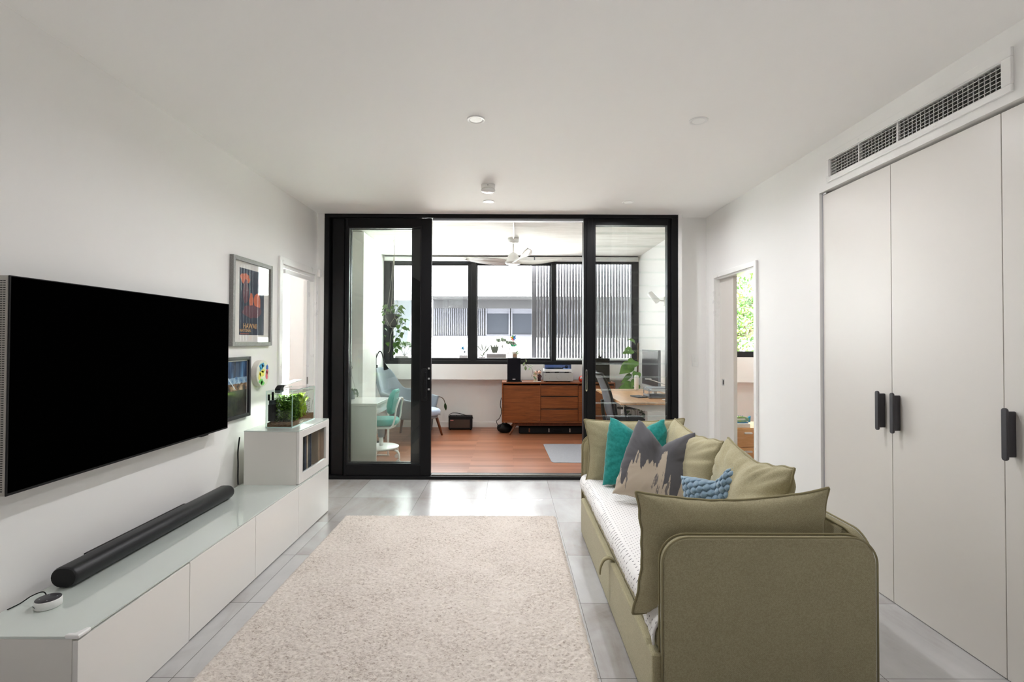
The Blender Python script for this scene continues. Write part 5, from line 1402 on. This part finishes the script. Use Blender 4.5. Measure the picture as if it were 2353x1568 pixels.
# ---- macrame hanging plant
hx, hy = -1.515, 6.50
mp = thing('hanging_plant', 'trailing green pothos in a dark pot hung in a cord macrame hanger', 'hanging plant', (hx, hy, 1.55))
pz = 1.60
MB().lathe([(.055, 0), (.075, .06), (.09, .155), (.094, .165), (.086, .165), (.082, .14), (.001, .14)], (hx - .01, hy, pz), 28).build('pot', M('dark_pot', (46, 46, 50), .6), mp)
cdm = MB()
cdm.tube([(hx, hy, HS), (hx, hy, HS - .05)], .002, 6)
cdm.tube([(hx + .011 * cos(a), hy, HS - .085 + .04 * sin(a)) for a in [2 * pi * k / 16 for k in range(16)]], .0028, 6, closed=True)
cdm.tube([(hx, hy, HS - .12), (hx, hy, HS - .24)], .0045, 8)
for k in range(4):
    a = k * pi / 2 + .5; c_, s_ = cos(a), sin(a)
    cdm.tube(spline([(hx, hy, HS - .23), (hx - .01 + .05 * c_, hy + .05 * s_, pz + .40), (hx - .01 + .097 * c_, hy + .097 * s_, pz + .17), (hx - .01 + .095 * c_, hy + .095 * s_, pz + .12)], 6), .0024, 6)
    for dk_ in (-pi / 4, pi / 4):
        cdm.tube(spline([(hx - .01 + .096 * c_, hy + .096 * s_, pz + .12), (hx - .01 + .085 * cos(a + dk_ * .6), hy + .085 * sin(a + dk_ * .6), pz + .06), (hx - .01 + .066 * cos(a + dk_), hy + .066 * sin(a + dk_), pz + .01), (hx - .01, hy, pz - .012)], 5), .0024, 6)
cdm.tube(spline([(hx - .01, hy, pz - .01), (hx - .035, hy - .03, pz - .15), (hx - .04, hy - .03, pz - .3), (hx - .065, hy - .03, pz - .34)], 6), .0026, 6)
cdm.build('macrame_hanger', CORD, mp)
ms, ml = MB(), MB(); r5 = random.Random(21)
for k in range(34):
    a = r5.uniform(0, 6.3); rr_ = r5.uniform(0, .06); p0 = V((hx - .01 + rr_ * cos(a), hy + rr_ * sin(a), pz + .14)); p1_ = p0 + V((.06 * cos(a), .06 * sin(a), r5.uniform(.01, .15)))
    ms.tube([p0, p1_], .0018, 5); ml.leaf(p1_, (cos(a) + .2, sin(a) - .4, r5.uniform(-.6, .3)), (0, -.5, 1), r5.uniform(.05, .075), .05, .3, heart=1)
for (pts, st) in (([(hx + .05, hy - .03, pz + .15), (hx + .11, hy - .05, pz + .16), (hx + .13, hy - .06, pz + .05), (hx + .10, hy - .06, pz - .08), (hx + .09, hy - .06, pz - .2), (hx + .075, hy - .06, pz - .30)], .035),
                  ([(hx + .06, hy - .05, pz + .15), (hx + .09, hy - .08, pz + .10), (hx + .075, hy - .08, pz - .02), (hx + .05, hy - .08, pz - .14), (hx + .06, hy - .08, pz - .24), (hx + .02, hy - .08, pz - .33)], .038),
                  ([(hx + .07, hy, pz + .15), (hx + .15, hy - .02, pz + .08), (hx + .155, hy - .03, pz - .03), (hx + .13, hy - .03, pz - .10), (hx + .10, hy - .03, pz - .18), (hx + .17, hy - .04, pz - .28)], .045),
                  ([(hx - .07, hy - .02, pz + .14), (hx - .12, hy - .04, pz + .10), (hx - .125, hy - .04, pz - .04), (hx - .115, hy - .04, pz - .14), (hx - .08, hy - .04, pz - .20), (hx - .02, hy - .05, pz - .24)], .085)):
    vine(ms, ml, pts, .07, .054, st, r5)
ms.build('vines', LEAFD, mp); ml.build('leaves', LEAF, mp)

# ================================================================== outside
OUTL = M('outdoor_leaf', (118, 124, 112), .6, spec=.2); OUTT = M('outdoor_clay', (136, 128, 128), .8); OUTS = M('outdoor_stem', (104, 96, 90), .8)
sill = struct(MB().box(-2.2, 2.4, 8.24, 8.48, 1.06, 1.135).build('sill', STUCCO, bevel=.004))
SL = 1.1355
def sill_pot(x, y, w_, d_, h_, parent):
    return MB().box(x - w_ / 2, x + w_ / 2, y - d_ / 2, y + d_ / 2, SL, SL + h_).build('pot', OUTT, parent, bevel=.006)
t = thing('small_sill_plant', 'tiny pot with a blue pinwheel on the outer sill of the left pane', 'potted plant', (-.77, 8.36, SL))
sill_pot(-.77, 8.36, .14, .10, .045, t)
MB().tube([(-.78, 8.36, SL + .04), (-.785, 8.36, SL + .16)], .003, 6).build('stick', OUTS, t)
m = MB()
for k in range(6): m.leaf((-.785, 8.35, SL + .165), (cos(k * 1.05), -.1, sin(k * 1.05)), (0, -1, 0), .045, .02, .2)
m.build('blue_petals', M('sky_blue_plastic', (60, 140, 190), .4), t)
MB().ball((-.75, 8.35, SL + .10), .022, .02, .022, 12, 7).build('ornament', GPLAST, t)
t = thing('sill_trough', 'clay trough of succulents on the outer sill in the middle pane', 'planter', (-.2, 8.36, SL))
sill_pot(-.215, 8.36, .33, .12, .07, t)
ms, ml, sn = MB(), MB(), MB()
for k in range(5): sn.leaf((-.27 + .012 * k, 8.36, SL + .06), (.12 * (k - 2), -.1, 1), (0, -1, 0), R.uniform(.12, .20), .032, .05)
sn.build('sword_leaves', OUTL, t)
r6 = random.Random(9)
def bush(ms, ml, p, d, L, depth):
    e = V(p) + V(d).normalized() * L; ms.tube([p, e], [.0035 * (depth + 1), .003 * max(depth, .6)], 6)
    if depth == 0:
        for q in range(9): ml.ball(e + V((r6.uniform(-.028, .028), r6.uniform(-.028, .028), r6.uniform(-.02, .025))), .018, .011, .014, 7, 5)
        return
    for q in range(3): bush(ms, ml, e, V(d) + V((r6.uniform(-.9, .9), r6.uniform(-.6, .6), r6.uniform(-.1, .5))), L * .72, depth - 1)
bush(ms, ml, V((-.12, 8.36, SL + .05)), (.05, 0, 1), .12, 2); bush(ms, ml, V((-.03, 8.36, SL + .05)), (.35, 0, .9), .10, 2)
ms.build('branches', OUTS, t); ml.build('jade_leaves', M('jade_leaf', (104, 116, 94), .5), t)
t = thing('sill_aloe', 'spiky aloe in a low dish on the outer sill beside the trough', 'potted plant', (-.46, 8.36, SL))
sill_pot(-.46, 8.36, .12, .10, .018, t)
m = MB()
for dx, dz, L_ in ((-.75, .9, .26), (-.25, 1, .2), (.3, 1, .18), (.75, .9, .2), (.5, .45, .12), (-.5, .4, .1), (.1, 1, .1)): m.leaf((-.43, 8.36, SL + .016 + .06 * (L_ > .11)), (dx, -.1, dz), (0, -1, .1), L_, .022, .12)
m.tube([(-.46, 8.36, SL + .015), (-.43, 8.36, SL + .08)], .009, 8)
m.build('leaves', OUTL, t)
t = thing('sill_succulent_tree', 'branching grey succulent in a low pot behind the hanging plant', 'potted plant', (-1.78, 8.36, SL))
sill_pot(-1.80, 8.36, .22, .12, .03, t)
ms, ml = MB(), MB()
for dx in (-.9, -.4, .0, .45, .9): bush(ms, ml, V((-1.76, 8.36, SL + .028)), (dx, 0, .8), .13, 1)
ms.build('branches', M('grey_bark', (118, 112, 108), .8), t); ml.build('leaves', M('grey_green_leaf', (108, 122, 96), .5), t)

# sliding screen of upright slats outside the right half of the window
sc = thing('slat_screen', 'grey sliding screen of upright slats outside the right panes', 'screen', (1.6, 8.52, 1.06))
SG = M('screen_grey', (112, 110, 116), .5)
MB().box(.385, .465, 8.50, 8.53, 1.04, 2.85).build('stile', SG, sc)
MB().box(.465, 2.75, 8.50, 8.53, 2.78, 2.85).build('rail', SG, sc); MB().box(.465, 2.75, 8.50, 8.53, 1.0, 1.07).build('rail', SG, sc)
x = .478
while x < 2.7:
    MB().box(x, x + .0375, 8.505, 8.525, 1.07, 2.78).build('slat', SG, sc); x += .0497

# building across the way: a sunlit parapet wall, a shaded recessed band of windows, an overhang added to shade that band from the sun
nb = thing('apartment_building', 'white apartment block across the way with a band of grey windows', 'building', (1, 18, -6))
MB().box(-3.25, 9, 16.7, 17.0, -6, 1.53).build('parapet_wall', STUCCO, nb)
MB().box(-3.25, 9, 17.0, 26, -6, 1.50).build('wall', STUCCO, nb)
MB().box(-2.76, 9, 16.7, 26, 2.94, 3.0).build('shade_roof', STUCCO, nb)
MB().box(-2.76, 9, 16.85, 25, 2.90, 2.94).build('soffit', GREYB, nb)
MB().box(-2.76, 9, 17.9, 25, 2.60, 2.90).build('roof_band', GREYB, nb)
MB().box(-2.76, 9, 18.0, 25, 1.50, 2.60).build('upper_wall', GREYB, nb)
lp_ = MB()
x = -2.72
while x < -.95: lp_.box(x, x + .034, 17.93, 17.98, 1.62, 2.62); x += .068
lp_.build('louvre_panel', FACL, nb)
MB().box(-2.76, .95, 17.9, 18.0, 1.53, 1.61).build('sill_band', FACL, nb)
for x0, x1 in ((-.86, .02), (.06, .95), (1.3, 2.2), (2.24, 3.1), (3.4, 5.0)):
    wf = MB().box(x0, x0 + .05, 17.92, 18, 1.60, 2.62).box(x1 - .05, x1, 17.92, 18, 1.60, 2.62).box(x0 + .05, x1 - .05, 17.92, 18, 1.60, 1.66).build('window_frame', FACL, nb)
    MB().box(x0 + .05, x1 - .05, 17.97, 18.0, 1.66, 2.62).build('pane', PANEG, wf)
    MB().box(x0 + .05, x1 - .05, 17.955, 17.968, 2.42, 2.62).build('blind', FACL, wf)
MB().box(-7, -3.55, 18.4, 24, .9, 2.93).build('side_wing', FACL, nb)
MB().box(-7, -3.55, 16.9, 24, 2.93, 2.97).build('wing_roof', STUCCO, nb)
MB().box(-7, -3.55, 17.0, 24, -6, .9).build('wing_base', STUCCO, nb)

# tree outside the right bedroom
tr_ = thing('tree', 'leafy tree outside the right bedroom window', 'tree', (4.9, 10.9, -3))
MB().tube(spline([(4.9, 10.9, -3), (4.85, 10.9, -1), (4.95, 10.85, .8), (4.85, 10.9, 2.2)], 6), [.16] * 12 + [.10] * 7, 10).build('trunk', STEM, tr_)
br = MB(); r7 = random.Random(4)
for k in range(14):
    a = r7.uniform(0, 6.3); z = r7.uniform(.6, 2.2); e = V((4.9 + .85 * cos(a), 10.9 + .8 * sin(a), z + r7.uniform(.2, .9))); br.tube([(4.9, 10.88, z), e], [.035, .01], 7)
br.build('branches', STEM, tr_)
for nm, mat, cnt, sd in (('foliage', LEAF, 2600, 1), ('young_foliage', LEAFY, 1100, 2), ('dark_foliage', LEAFD, 1500, 3)):  # three leaf tones scattered at random through the crown
    m = MB(); r8 = random.Random(sd)
    for k in range(cnt):
        while True:
            q = V((r8.uniform(-1, 1), r8.uniform(-1, 1), r8.uniform(-1, 1)))
            if q.length < 1: break
        p = V((4.95 + q.x * 1.15, 10.9 + q.y * .9, 2.0 + q.z * 1.5))
        m.leaf(p, (r8.uniform(-1, 1), r8.uniform(-1, 1), r8.uniform(-1, .5)), (r8.uniform(-.5, .5), r8.uniform(-1, 0), 1), r8.uniform(.09, .15), r8.uniform(.045, .07), .2, n=2)
    m.build(nm, mat, tr_)

# right bedroom: drawers, storage box, soft toy
dr = thing('drawer_chest', 'light birch drawer chest glimpsed through the right doorway', 'chest of drawers', (2.75, 5.75, 0))
MB().box(2.40, 3.0, 5.62, 6.10, .001, .445).build('carcass', BIRCH, dr, bevel=.003)
for z0, z1 in ((.235, .437), (.02, .228)):
    d = MB().box(2.406, 2.994, 5.60, 5.62, z0, z1).build('drawer', BIRCH, dr, bevel=.002)
    MB().prism(rrect(.09, .022, .0105, 6, 2.645, z1 - .055), 'y', 5.582, 5.60).build('handle', WPLAST, d, bevel=.004)
tb = MB().box(2.42, 2.735, 5.64, 6.02, .4455, .488).build('white_box', WPLAST, bevel=.004)
tag(tb, 'flat white box lying on the birch drawers in the right bedroom', 'box')
ty = thing('soft_toy', 'green and blue fish-shaped soft toy on the white box in the right bedroom', 'toy', (2.66, 5.75, .4885))
m = MB(); m.prism([(2.58 + .09 * cos(a) * 1.0 + .085, .528 + .034 * sin(a)) for a in [2 * pi * k / 24 for k in range(24)]], 'y', 5.70, 5.76)
m.build('body', M('lime_plush', (186, 206, 84), .8, var=(16, (120, 180, 190))), ty, bevel=.02, seg=3)
MB().prism([(2.60, .525), (2.61, .539), (2.70, .541), (2.71, .53), (2.69, .522), (2.62, .52)], 'y', 5.696, 5.70).build('belly_patch', WPLAST, ty)
for k in range(5): MB().ball((2.60 + .022 * k, 5.73, .562), .008, .008, .007, 8, 5).build('back_spike', M('toy_blue', (70, 130, 190), .7), ty)
MB().prism([(2.745, .50), (2.775, .492), (2.78, .57), (2.75, .55)], 'y', 5.715, 5.745).build('tail', M('toy_tail', (70, 170, 220), .7), ty, bevel=.006)
MB().box(2.585, 2.745, 5.70, 5.76, .489, .496).build('blue_edge', M('toy_edge', (60, 150, 210), .7), ty)

# ------------------------------------------------------------------ light, camera
wd = bpy.data.worlds.new('overcast_sky'); S.world = wd; wd.use_nodes = True
bg = wd.node_tree.nodes['Background']
bg.inputs[0].default_value = (.965, .97, 1.0, 1); bg.inputs[1].default_value = 6.8

def portal(name, loc, rot, sx, sy):
    l = bpy.data.lights.new(name, 'AREA'); l.shape = 'RECTANGLE'; l.size = sx; l.size_y = sy; l.cycles.is_portal = True
    o = bpy.data.objects.new(name, l); COL.objects.link(o); o.location = loc; o.rotation_euler = rot
portal('portal_sunroom', (0, 8.12, 1.89), (-pi / 2, 0, 0), 4.1, 1.6)
portal('portal_bedroom_left', (-3.02, 5.61, 1.63), (-pi / 2, 0, 0), 1.15, 1.4)
portal('portal_bedroom_right', (3.75, 8.22, 1.9), (-pi / 2, 0, 0), 1.5, 1.4)

sun = bpy.data.lights.new('sun', 'SUN'); sun.energy = 50; sun.angle = .01; sun.color = (1, .97, .92)
so = bpy.data.objects.new('sun', sun); COL.objects.link(so)
so.rotation_euler = V((-.12, .64, -.766)).to_track_quat('-Z', 'Y').to_euler()
f, cx, cy, pit, yaw, rol, hc = 1141.40976, 1172.70731, 767.89252, .01438, .00203, -.00304, 1.41943
cam = bpy.data.cameras.new('camera'); co = bpy.data.objects.new('camera', cam); COL.objects.link(co)
cam.sensor_fit = 'HORIZONTAL'; cam.sensor_width = 36; cam.lens = f / 2353 * 36
cam.shift_x = (2353 / 2 - cx) / 2353; cam.shift_y = (cy - 1568 / 2) / 2353
cam.clip_start = .05; cam.clip_end = 200
co.matrix_world = Matrix.Translation((0, 0, hc)) @ Matrix.Rotation(-yaw, 4, 'Z') @ Matrix.Rotation(pit, 4, 'X') @ Matrix.Rotation(pi / 2, 4, 'X') @ Matrix.Rotation(-rol, 4, 'Z')
S.camera = co
S.view_settings.view_transform = 'Standard'; S.view_settings.look = 'None'
S.view_settings.exposure = 1.2; S.view_settings.gamma = 1; S.view_settings.use_curve_mapping = False
S.cycles.use_denoising = True
S.cycles.max_bounces = 12; S.cycles.diffuse_bounces = 8; S.cycles.glossy_bounces = 5; S.cycles.transmission_bounces = 8; S.cycles.transparent_max_bounces = 40
S.cycles.sample_clamp_indirect = 0; S.cycles.caustics_reflective = False; S.cycles.caustics_refractive = False
